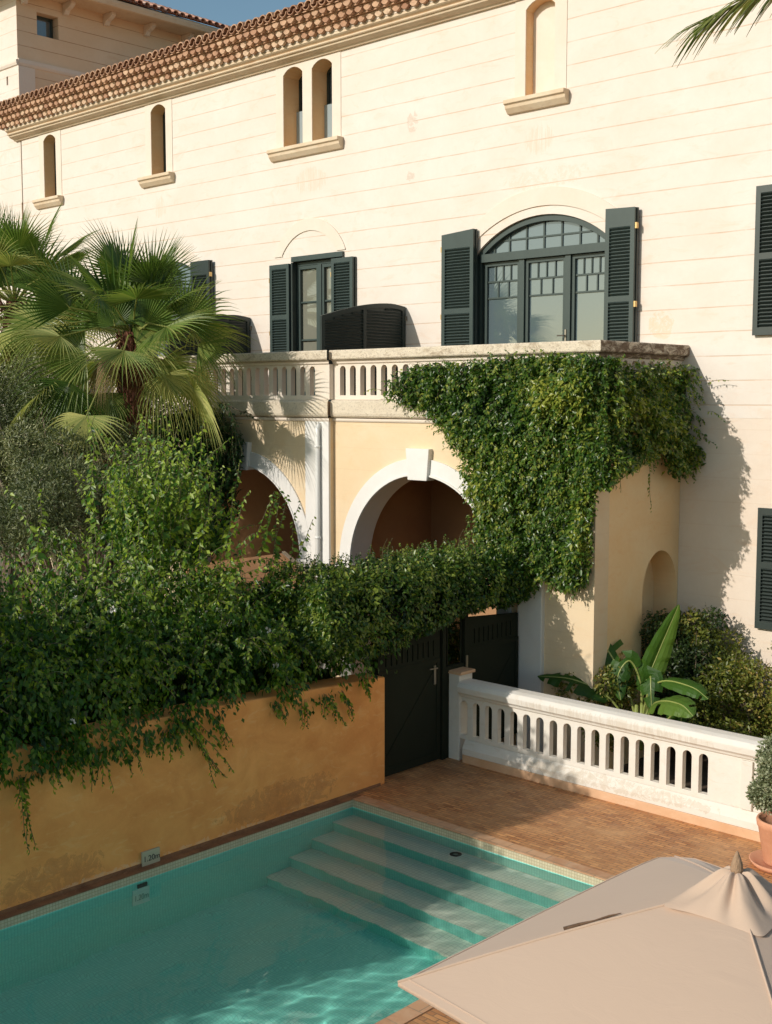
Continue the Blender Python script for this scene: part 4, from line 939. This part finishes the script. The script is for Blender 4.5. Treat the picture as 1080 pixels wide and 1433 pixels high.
# --- hedge grown over the gate frame
hg = thing('hedge', 'clipped green hedge arching over the dark garden gate', 'hedge', (-10.9, 12.2, 1.9))
def boxcloud(n, x0, x1, y0, y1, zf0, zf1, rough=.14, seed=1):
    """shell points of a rounded box whose bottom/top heights follow zf0(y), zf1(y)"""
    P = rng.random((n, 3)); face = rng.integers(0, 5, n); d = np.zeros((n, 3)); 
    P[face == 0, 0] = 1; d[face == 0] = (1, 0, 0); P[face == 1, 0] = 0; d[face == 1] = (-1, 0, 0); P[face == 2, 1] = 0; d[face == 2] = (0, -1, 0); P[face == 3, 2] = 1; d[face == 3] = (0, 0, 1); P[face == 4, 2] = 0; d[face == 4] = (0, 0, -1)
    y = y0 + P[:, 1] * (y1 - y0); a, b_ = zf0(y), zf1(y); z = a + P[:, 2] * (b_ - a); x = x0 + P[:, 0] * (x1 - x0)
    c_ = np.column_stack([(x0 + x1) / 2 + 0 * x, y, (a + b_) / 2]); Q = np.column_stack([x, y, z]); v = Q - c_; hx, hz = (x1 - x0) / 2, (b_ - a) / 2
    r = np.maximum(((np.abs(v[:, 0]) / hx) ** 3 + (np.abs(v[:, 2]) / hz) ** 3) ** (1 / 3), 1e-3); v[:, 0] /= np.maximum(r, 1); v[:, 2] /= np.maximum(r, 1)
    Q = c_ + v; s = rough * (snoise(Q, 4.2, seed) + .4 * snoise(Q, 11, seed + 3)) - rng.random(n) ** 2 * .16
    return Q + unit(v + d * .3) * s[:, None], unit(v + d)
Q, D = boxcloud(30000, -11.75, -10.30, 9.95, 14.1, lambda y: np.interp(y, [9.9, 10.5, 11.5, 12.5, 14], [1.9, 1.62, 1.82, 2.0, 1.98]), lambda y: np.interp(y, [9.9, 10.3, 11.5, 12.8, 14], [2.7, 2.86, 2.84, 2.88, 2.75]), .15, 4)
climber_leaves('foliage', L_HEDGE, Q, D, hg, .04, .085, None, .06)
n = 9000; yy_ = rng.uniform(10.1, 14.05, n); core = np.column_stack([rng.uniform(-11.6, -10.6, n), yy_, rng.uniform(2.1, 2.7, n) - .15 * (yy_ < 11)])
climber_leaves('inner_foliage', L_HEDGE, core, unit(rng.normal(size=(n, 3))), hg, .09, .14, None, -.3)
st = MB(); P, A, U, L = [], [], [], []
for _ in range(260):
    y = random.uniform(10.0, 13.9); x = random.uniform(-11.6, -10.35)
    vine_sprig(st, P, A, U, L, (x, y, 2.78), (random.uniform(-.2, .3), random.uniform(-.3, .3), 1), random.uniform(.08, .24), .06, droop=1.0, step=.03, r=.0025)
for (y, z) in ((11.6, 3.0), (11.7, 3.0), (13.2, 3.0)): st.tube([(-11, y, 2.8), (-11, y + .03, 3.0), (-10.95, y + .06, 3.12)], .004, 4)
st.build('stems', STEM, hg, fixn=False); P = np.array(P)
leafcloud('sprig_leaves', L_VINE, P, np.array(A), np.array(U), np.array(L), np.array(L) * .55, hg, .6 + rng.normal(size=len(P)) * .2)

# --- dark pinnate climber on the balcony behind the palm
ws = thing('wisteria', 'dark feathery-leaved climber on the balcony beside palm trunk', 'vine', (-17.8, 13.9, 0))
st = MB(); P, A, U, L = [], [], [], []
for _ in range(900):
    x = random.uniform(-18.6, -16.55); z = random.uniform(3.2, 5.0) if x < -17.2 else random.uniform(3.3, 4.7)
    if z > 5.2 - (x + 19) * .25: continue
    p_ = Vector((x, 13.95 - random.random() * .9, z)); d = Vector((random.uniform(-.8, .8), random.uniform(-.9, -.1), random.uniform(-.6, .5))).normalized(); side = d.cross(Vector((0, 0, 1))).normalized()
    pts = [p_.copy()]
    for k in range(9):
        d = (d + Vector((0, 0, -.09))).normalized(); p_ = p_ + d * .035; pts.append(p_.copy())
        for s in (-1, 1): P.append(p_[:]); A.append((side * s + d * .35 + Vector((0, 0, -.2)))[:]); U.append((0, -.3, 1)); L.append(random.uniform(.06, .085))
    st.tube(pts[::3], .0025, 4)
for (x, y, z, d, ln) in ((-16.9, 13.6, 4.9, (.6, -.1, .05), .8), (-16.6, 13.6, 4.8, (.5, 0, -.4), .9), (-16.75, 13.6, 4.6, (.35, 0, -.8), 1.0), (-16.5, 13.6, 4.6, (.2, 0, -1), 1.1), (-16.9, 13.6, 4.4, (.4, 0, -.9), .8), (-16.4, 13.7, 4.75, (.9, 0, .2), .35)):
    for q in range(2): vine_sprig(st, P, A, U, L, (x, y, z), (d[0] + random.uniform(-.15, .15), d[1], d[2]), ln, .10, droop=1.0, step=.045, wob=.16, r=.006)
m_ = MB(); m_.tube([(-17.9, 13.8, 0), (-17.8, 13.7, 2), (-17.5, 13.8, 4.2), (-16.9, 13.7, 4.9), (-16.3, 13.65, 4.75)], [.06, .05, .035, .02, .01], 8); m_.build('main_stem', BARK, ws)
st.build('stems', STEM, ws, fixn=False); P = np.array(P); L = np.array(L)
leafcloud('foliage', L_DARK, P, np.array(A), np.array(U), L, L * .38, ws, .45 + rng.normal(size=len(P)) * .25)
Q, D = boxcloud(14000, -18.6, -16.8, 13.1, 13.95, lambda y: 2.2 + 0 * y, lambda y: 4.7 + 0 * y, .2, 8)
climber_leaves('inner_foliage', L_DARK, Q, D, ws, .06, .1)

# --- olive trees: branches with narrow grey leaves
def bushtree(name, label, cat, base, blobs_, n, mat, Ls, ratio, group=None, inner=.55, droopz=-.1, trunk=True, twigs=0):
    t = thing(name, label, cat, base, group); P_, N_ = [], []
    tot = sum(b_[3] ** 2 for b_ in blobs_); tr = MB()
    for (x, y, z, r) in blobs_:
        k = int(n * r * r / tot); d = unit(rng.normal(size=(k, 3))); rr = r * (inner + (1 - inner) * rng.random(k) ** .6) * (1 + .3 * snoise(d * 2.5 + np.array([x, y, z]), 1.8, 3))
        P_.append(np.array([x, y, z]) + d * rr[:, None]); N_.append(d)
        if trunk:
            tr.tube([base, Vector(base).lerp(Vector((x, y, z)), .5) + Vector((random.uniform(-.1, .1), 0, -.1)), (x, y, z)], [.09, .05, .012], 7)
        for q in range(twigs):
            dd = Vector((random.gauss(0, 1), random.gauss(0, 1), random.gauss(.4, 1))).normalized(); tr.tube([(x, y, z), Vector((x, y, z)) + dd * r * .6, Vector((x, y, z)) + dd * r * 1.12 + Vector((0, 0, .05))], [.008, .005, .002], 4)
    if trunk: tr.build('trunk', BARK, t)
    P_ = np.vstack(P_); N_ = np.vstack(N_)
    A = unit(N_ * .6 + rng.normal(size=N_.shape) * .7 + np.array([0, 0, droopz])); U = unit(N_ + rng.normal(size=N_.shape) * .6)
    ln = rng.uniform(Ls[0], Ls[1], len(P_)); leafcloud('crown', mat, P_, A, U, ln, ln * ratio, t, .45 + .25 * snoise(P_, 2.2, 4) + rng.normal(size=len(P_)) * .22); return t
ob = []
for _ in range(46):
    x = random.uniform(-19.8, -16.1); u = (x + 19.8) / 3.7; top = 5.25 - 1.3 * u * u * u
    ob.append((x, random.uniform(10.2, 12.0), random.uniform(2.6, top), random.uniform(.34, .66 - .2 * u)))
ob += rb(-16.6, -15.0, 8.7, 9.7, 2.7, 3.95, .32, .48, 13)
bushtree('olive_tree', 'grey-green olive tree with fine leaves below the fan palm', 'tree', (-17, 11, 0), ob, 125000, L_OLIVE, (.05, .085), .26, twigs=2)
ob = [(random.uniform(-22.8, -19.6), random.uniform(10.5, 12.3), random.uniform(3.2, 5.6), random.uniform(.5, .8)) for _ in range(24)]
bushtree('olive_tree', 'darker olive tree at the far left edge under the left palm', 'tree', (-21, 11.5, 0), ob, 70000, L_OLIVE, (.05, .085), .28, twigs=1)

# --- shrubs behind the balustrade
def shrub(label, blobs_, n, mat, base, Ls=(.045, .08)): return bushtree('shrub', label, 'shrub', base, blobs_, n, mat, Ls, .5, 'shrubs behind the white balustrade', .4, -.3, twigs=3)
shrub('dark evergreen shrub filling the arched niche behind the banana plant', rb(-9.3, -8.5, 15.5, 16.25, .3, 1.75, .2, .42, 22), 15000, L_SHRD, (-8.9, 15.8, 0))
shrub('yellow-green shrub at the foot of the balcony corner', rb(-9.85, -9.15, 14.3, 15.0, .0, 1.25, .14, .34, 16), 7500, L_SHR, (-9.4, 14.6, 0))
shrub('tall yellowing shrub against the wall, right of the banana plant', rb(-8.75, -8.1, 15.8, 16.3, .5, 1.75, .12, .26, 14) + rb(-8.3, -7.5, 15.4, 16.2, .0, 1.15, .15, .36, 16), 12000, L_SHR, (-8.1, 15.9, 0))
shrub('thin climber with sparse leaves below the lower shutter', rb(-7.55, -6.9, 16.15, 16.4, .7, 1.55, .08, .2, 14) + rb(-7.4, -6.5, 15.4, 16, .0, .9, .25, .4, 7), 5600, L_SHR, (-7.2, 16.2, 0))

bushtree('shrub', 'leafy green shrub growing behind the dark garden gate', 'shrub', (-11.5, 13.2, 0), rb(-12.0, -11.0, 12.4, 13.85, .2, 2.3, .25, .40, 30), 15000, L_VINE, (.05, .09), .5, None, .4, -.3, twigs=3)
# --- banana plant
def bananaleaf(parent, path, wmax, nrm, petiole=0.25, tone=.5, fold=.35, tears=3, tip=.0):
    pts = [Vector(q) for q in path]; cur = []
    n = 26                                              # Catmull-Rom through the given points
    ext = [pts[0] * 2 - pts[1]] + pts + [pts[-1] * 2 - pts[-2]]
    for k in range(n + 1):
        t = k / n * (len(pts) - 1); i = min(int(t), len(pts) - 2); u = t - i; a, b_, c_, d = ext[i:i + 4]
        cur.append(.5 * ((2 * b_) + (c_ - a) * u + (2 * a - 5 * b_ + 4 * c_ - d) * u * u + (3 * b_ - a - 3 * c_ + d) * u ** 3))
    mb = MB(); vs = []; k0 = int(petiole * n); nv = Vector(nrm); prev = None
    tearset = {(random.randrange(k0 + 3, n - 1), s) for _ in range(tears) for s in (-1, 1)}
    rows = []
    for k in range(k0, n + 1):
        t = (k - k0) / (n - k0); d = (cur[min(k + 1, n)] - cur[k - 1]).normalized(); s = d.cross(nv).normalized(); up = s.cross(d)
        wv = wmax * (math.sin(math.pi * min(1, t * .92 + .08)) ** .55) * (1 - .35 * t) if t < 1 else .01
        rows.append((cur[k], s, up, d, wv))
    for s_ in (-1, 1):
        vs = []; fs = []; off = 0
        for i, (c_, s, up, d, wv) in enumerate(rows):
            rip = .035 * math.sin(i * 2.1 + s_) * wv / .2
            for j_, q in enumerate((0, .35, .7, 1.0)):
                vs.append(c_ + s * s_ * wv * q * math.cos(fold) + up * (wv * math.sin(fold) * q * 1.0 - wv * q * q * .45 + rip * q * .4) + d * q * wv * .25)
        for i in range(len(rows) - 1):
            torn = (i + k0, s_) in tearset
            for j_ in range(3):
                if torn and j_ >= 1: continue
                a = i * 4 + j_; fs.append((a, a + 1, a + 5, a + 4))
        mb.add(vs, fs, min(1, max(0, tone + .12 * s_)))
    lf_ = mb.build('leaf', L_BAN, parent, smooth=False, fixn=False)
    MB().tube(cur, [.022 - .018 * k / n for k in range(n + 1)], 7).build('midrib', BANST, lf_)
BANST = NT('banana_stalk').fin((.26, .30, .08), .45)
bn = thing('banana_plant', 'broad-leaved banana plant with one upright leaf behind white balustrade', 'banana plant', (-8.8, 14.7, 0))
CW = (.45, -.75, .35)
bananaleaf(bn, [(-8.85, 14.75, .05), (-8.85, 14.75, .8), (-8.72, 14.85, 1.3), (-8.40, 14.9, 2.12)], .25, (.70, -.62, .25), .36, .70, .50, 0)
bananaleaf(bn, [(-8.85, 14.7, .05), (-9.0, 14.65, .75), (-9.25, 14.6, 1.25), (-9.60, 14.6, 1.62), (-9.84, 14.6, 1.66)], .30, (.62, -.72, .25), .33, .35, .10, 5)
bananaleaf(bn, [(-8.85, 14.7, .05), (-8.70, 14.6, .80), (-8.40, 14.5, 1.10), (-7.9, 14.4, 1.12), (-7.65, 14.4, 1.0)], .17, (.0, -.5, .85), .50, .45, .2, 1)
bananaleaf(bn, [(-8.8, 14.7, .05), (-8.4, 14.2, .75), (-8.0, 13.8, 1.02), (-7.6, 13.6, 1.08), (-7.4, 13.55, .98)], .24, (-.2, -.45, .85), .30, .80, .15, 1)
bananaleaf(bn, [(-8.85, 14.7, .05), (-9.15, 14.4, .72), (-9.6, 14.15, .98), (-10.15, 14.0, .98)], .24, (.1, -.45, .9), .35, .25, .15, 4)
bananaleaf(bn, [(-8.85, 14.72, .05), (-8.87, 14.72, .9), (-8.98, 14.6, 1.28), (-9.08, 14.45, 1.08), (-9.0, 14.4, .75)], .2, (.3, -.9, .1), .42, .25, .2, 3)
bananaleaf(bn, [(-8.85, 14.72, .05), (-8.75, 14.7, .8), (-8.62, 14.55, 1.12), (-8.55, 14.45, .98), (-8.5, 14.4, .7)], .20, (.3, -.9, .2), .42, .30, .2, 2)
bananaleaf(bn, [(-8.75, 14.75, .05), (-8.4, 14.6, .5), (-8.15, 14.55, .72), (-8.1, 14.5, .45)], .11, (.3, -.9, .2), .40, .20, .2, 1)
m_ = MB()
for (x, y) in ((-8.85, 14.72), (-8.78, 14.74), (-8.9, 14.66)): m_.tube([(x, y, 0), (x, y, .35), (x, y, .65)], [.06, .045, .025], 10)
m_.build('stalk', BANST, bn, smooth=True)

# --- potted shrub
ps = thing('potted_shrub', 'silvery round shrub in a terracotta pot on the terrace', 'potted plant', (-5.47, 12.0, 0))
MB().lathe([(.20, 0), (.29, .0), (.335, .06), (.32, .065), (.27, .03), (.05, .025)], (-5.47, 12.0, .001), 40).build('saucer', POTM, ps, smooth=True, bev=.0)
MB().lathe([(.17, 0), (.185, .02), (.25, .40), (.262, .41), (.27, .47), (.262, .49), (.235, .485), (.23, .44), (.05, .43)], (-5.47, 12.0, .03), 40).build('pot', POTM, ps, smooth=True)
blb = [(-5.47 + random.uniform(-.2, .22), 12 + random.uniform(-.2, .2), .66 + random.uniform(0, .58), random.uniform(.13, .20)) for _ in range(26)]
P_, N_ = [], []
for (x, y, z, r) in blb:
    d = unit(rng.normal(size=(700, 3))); P_.append(np.array([x, y, z]) + d * r * rng.uniform(.6, 1.05, (700, 1))); N_.append(d)
P_ = np.vstack(P_); N_ = np.vstack(N_); ln = rng.uniform(.025, .045, len(P_))
leafcloud('foliage', L_POT, P_, unit(N_ + rng.normal(size=N_.shape) * .5), unit(N_ + rng.normal(size=N_.shape) * .6), ln, ln * .75, ps)

# --- palms
def fan(parent, hub, dirv, size, petl_from, nrm=None, spread=200, droop=.25, tone=.5, mat=None, nseg=34, name='frond'):
    """fan frond: hub point, direction of blade centre, blade normal"""
    d = Vector(dirv).normalized(); nv = Vector(nrm) if nrm else Vector((0, 0, 1)); s = d.cross(nv)
    s = s.normalized() if s.length > 1e-3 else Vector((1, 0, 0)); nv = s.cross(d).normalized(); mb = MB(); hub = Vector(hub)
    for k in range(nseg):
        a = R(spread) * ((k + .5) / nseg - .5); da = R(spread) / nseg / 2; dir_ = d * math.cos(a) + s * math.sin(a); sd = d * -math.sin(a) + s * math.cos(a)
        ln = size * (1 - .22 * (abs(a) / R(spread / 2)) ** 2) * random.uniform(.93, 1.05); drp = droop * random.uniform(.6, 1.5); tw = random.uniform(-.05, .05)
        rows = []
        for q, wfac in ((.02, 1), (.26, 1), (.44, .98), (.64, .50), (.83, .24), (1.0, .02)):
            c_ = hub + dir_ * ln * q + nv * ln * (-.10 * q * q) + sd * tw * ln * max(0, q - .5)
            g = max(0, q - .5); c_ = c_ + Vector((0, 0, -1)) * ln * drp * g * g * 3.2
            wd = ln * min(q, .44) * math.tan(da) * wfac * 1.02; rows.append((c_, wd))
        vs = []
        for c_, wd in rows: vs += [c_ - sd * wd + nv * wd * .45, c_ - nv * wd * .45, c_ + sd * wd + nv * wd * .45]
        tn = min(1, max(0, tone + random.uniform(-.14, .14)))
        mb.add(vs, [(i * 3 + j_, i * 3 + j_ + 1, i * 3 + j_ + 4, i * 3 + j_ + 3) for i in range(5) for j_ in range(2)], tn)
    pf = Vector(petl_from); L_ = (hub - pf); mid = pf.lerp(hub, .5) + Vector((0, 0, .10 * L_.length))
    mb.tube([pf, mid, hub, hub + d * size * .08], [.022, .015, .012, .006], 6, tone=.75)
    return mb.build(name, mat or L_PALM, parent, fixn=False)
def palm(label, cx_, cy_, cz, ntrunk, nf, scale, seed, specials=(), view=(.685, -.728, .1), group='fan palms'):
    random.seed(seed); t = thing('fan_palm', label, 'palm', (cx_, cy_, 0), group); c0 = Vector((cx_, cy_, cz))
    tr = MB(); n = 26
    tr.tube([(cx_ + .06 * math.sin(k * .5), cy_, cz * k / n) for k in range(n + 1)], [.17 + .035 * (k % 2) for k in range(n + 1)], 12)
    trn = tr.build('trunk', PTRUNK, t)
    fb = MB()
    for k in range(260):
        a = random.random() * 6.28; z = random.uniform(cz - 2.2, cz - .1); r = .17; o_ = Vector((math.cos(a), math.sin(a), 0)); p_ = Vector((cx_, cy_, z)) + o_ * r
        fb.tube([p_, p_ + o_ * .09 + Vector((0, 0, .10)), p_ + o_ * .13 + Vector((0, 0, random.uniform(.1, .28)))], [.022, .014, .004], 4)
    fb.build('trunk_fibre', PTRUNK, trn, fixn=False)
    rv = Vector((.728, .685, 0)); tv = Vector((.685, -.728, .12))   # broad fans that face the pool side
    for i, (du, dv, ang, sz, dr, tn) in enumerate(specials):
        hub = c0 + rv * du * .0125 + Vector((0, 0, dv * .0125)) + tv * (.25 + .12 * (i % 4)); d = rv * math.cos(R(ang)) + Vector((0, 0, math.sin(R(ang)))) + tv * random.uniform(-.1, .35)
        fan(t, hub, d, sz * .92, c0, tv + Vector((0, 0, .35)) + rv * random.uniform(-.5, .5), spread=random.uniform(150, 185), droop=dr, tone=tn, nseg=30)
    for k in range(nf):
        u = (k + .5) / nf; el = R(86 - 126 * u ** .9 + random.uniform(-14, 14)); az = k * 2.39996 + seed
        o_ = Vector((math.cos(az) * math.cos(el), math.sin(az) * math.cos(el), math.sin(el)))
        pl = scale * random.uniform(.75, 1.35) * (.8 + .5 * u); hub = c0 + o_ * pl + Vector((0, 0, -.18 * u * pl))
        d = (o_ + Vector((random.uniform(-.3, .3), random.uniform(-.3, .3), -.05 - .5 * max(0, u - .3) + random.uniform(-.2, .15)))).normalized()
        outw = Vector((math.cos(az), math.sin(az), 0)); nv = (Vector((0, 0, 1)) * math.cos(el) - outw * math.sin(el) * .8 + Vector((random.uniform(-.8, .8), random.uniform(-.8, .8), 0)))
        fan(t, hub, d, scale * random.uniform(.92, 1.12), c0 + Vector((0, 0, -.05)), nv, spread=random.uniform(170, 215), droop=.03 + .24 * u ** 2, tone=.42 + .42 * u + random.uniform(-.1, .1))
    for k in range(5):
        az = random.random() * 6.28; o_ = Vector((math.cos(az), math.sin(az), -.9)).normalized()
        fan(t, c0 + o_ * scale * .6, o_ + Vector((0, 0, -.6)), scale * .8, c0, None, 150, .35, .5, L_DRY)
    random.seed(seed + 50); return t
p1 = palm('large fan palm with reddish trunk in front of the balcony', -17.38, 12.15, 6.12, 0, 30, 1.0, 3, ((-20, 5, 98, 1.55, .03, .32), (22, 0, 72, 1.42, .04, .38), (-75, 25, 132, 1.3, .08, .28), (80, 5, 45, 1.1, .2, .5), (-60, -35, 182, 1.45, .25, .55), (35, -50, -35, 1.3, .5, .72), (95, -25, -12, .95, .5, .62), (-75, -75, -112, 1.15, .3, .25), (-30, -85, -82, 1.0, .4, .62), (10, -20, 20, 1.05, .3, .6), (-110, 0, 168, 1.25, .4, .62), (50, -65, -70, .9, .5, .78)))
p2 = palm('second fan palm cut by the left edge of the picture', -23.1, 13.2, 7.0, 0, 40, 1.15, 8, ((-10, 20, 100, 1.6, .03, .3), (40, 10, 75, 1.6, .05, .4), (60, -20, 20, 1.4, .3, .55), (20, -50, -60, 1.4, .5, .7), (60, -60, -40, 1.3, .5, .65)))

# --- frond of a palm standing outside the frame, hanging in at the top right
p3 = thing('feather_palm', 'palm reaching in at the top right with one drooping frond', 'palm', (-1.2, 8.6, 0))
MB().tube([(-1.2, 8.6, 8.4 * k / 14) for k in range(15)], [.2 + .02 * (k % 2) for k in range(15)], 12).build('trunk', PTRUNK, p3)
def feather(path, ln, n=70, name='frond'):
    pts = [Vector(q) for q in path]; mb = MB(); cur = []
    ext = [pts[0] * 2 - pts[1]] + pts + [pts[-1] * 2 - pts[-2]]
    for k in range(n + 1):
        t = k / n * (len(pts) - 1); i = min(int(t), len(pts) - 2); u = t - i; a, b_, c_, d = ext[i:i + 4]
        cur.append(.5 * ((2 * b_) + (c_ - a) * u + (2 * a - 5 * b_ + 4 * c_ - d) * u * u + (3 * b_ - a - 3 * c_ + d) * u ** 3))
    mb.tube(cur[::3], [.022 * (1 - .8 * k / (len(cur[::3]))) for k in range(len(cur[::3]))], 6, tone=.7)
    for k in range(6, n + 1):
        d = (cur[min(k + 1, n)] - cur[k - 1]).normalized(); s = d.cross(Vector((0, 0, 1))).normalized(); t = k / n
        for sg_ in (-1, 1, -1, 1):
            L_ = ln * (1 - .35 * t) * random.uniform(.7, 1.08); v = (s * sg_ * random.uniform(.25, .6) + d * 1.1 + Vector((0, 0, random.uniform(-.3, .12)))).normalized(); p_ = cur[k]; rows = []
            for q, wd in ((0, .006), (.25, .013), (.6, .010), (.85, .005), (1, .0008)):
                rows.append((p_ + v * L_ * q + Vector((0, 0, -1)) * L_ * (.55 * max(0, q - .3) ** 2), wd))
            sd = v.cross(Vector((0, 0, 1))).normalized(); vs = []
            for c_, wd in rows: vs += [c_ - sd * wd, c_ + Vector((0, 0, .004)), c_ + sd * wd]
            mb.add(vs, [(i * 3 + j_, i * 3 + j_ + 1, i * 3 + j_ + 4, i * 3 + j_ + 3) for i in range(4) for j_ in range(2)], min(1, max(0, random.gauss(.62, .2))))
    return mb.build(name, L_PALM, p3, fixn=False)
T0 = (-1.2, 8.6, 8.35)
feather([T0, (-2.3, 8.35, 8.35), (-3.3, 8.1, 8.02), (-4.30, 7.85, 7.62)], .62)
for az in (200, 250, 300, 20, 75, 130):
    o_ = Vector((math.cos(R(az)), math.sin(R(az)), 0)); feather([T0, Vector(T0) + o_ * .9 + Vector((0, 0, 1.1)), Vector(T0) + o_ * 1.9 + Vector((0, 0, 1.3)), Vector(T0) + o_ * 2.7 + Vector((0, 0, .8))], .6, 40)

# --- garden trees outside the frame on the sun's side: they shade the pool and show in the window glass
random.seed(21)
ob = rb(-11.9, -11.0, .0, 4.3, 2.4, 4.2, .5, .8, 34) + rb(-11.0, -10.65, .0, 4.3, 3.0, 3.95, .25, .45, 32) + rb(-12.0, -11.2, -5.5, .0, 2.0, 3.1, .5, .8, 30) + rb(-11.3, -10.6, .2, 4.3, 3.2, 4.5, .10, .22, 34)
bushtree('garden_tree', 'dense leafy growth topping the orange wall beyond the left edge', 'tree', (-11.6, -1, 0), ob, 70000, L_HEDGE, (.08, .13), .5)
ob = rb(-13.6, -12.7, -9.5, -3.5, 2.8, 4.3, .6, .9, 22)
bushtree('garden_tree', 'taller tree over the near end of the pool', 'tree', (-12.3, -6, 0), ob, 22000, L_HEDGE, (.09, .14), .5)
ob = rb(-42, -33, -16, -2, 2.5, 7.4, 1.0, 1.9, 30)  # unseen tree added for the dark shape the panes reflect
bushtree('garden_tree', 'broad dark unseen tree, added for its silhouette in the window glass', 'tree', (-36, -9, 0), ob, 26000, L_HEDGE, (.28, .42), .5)
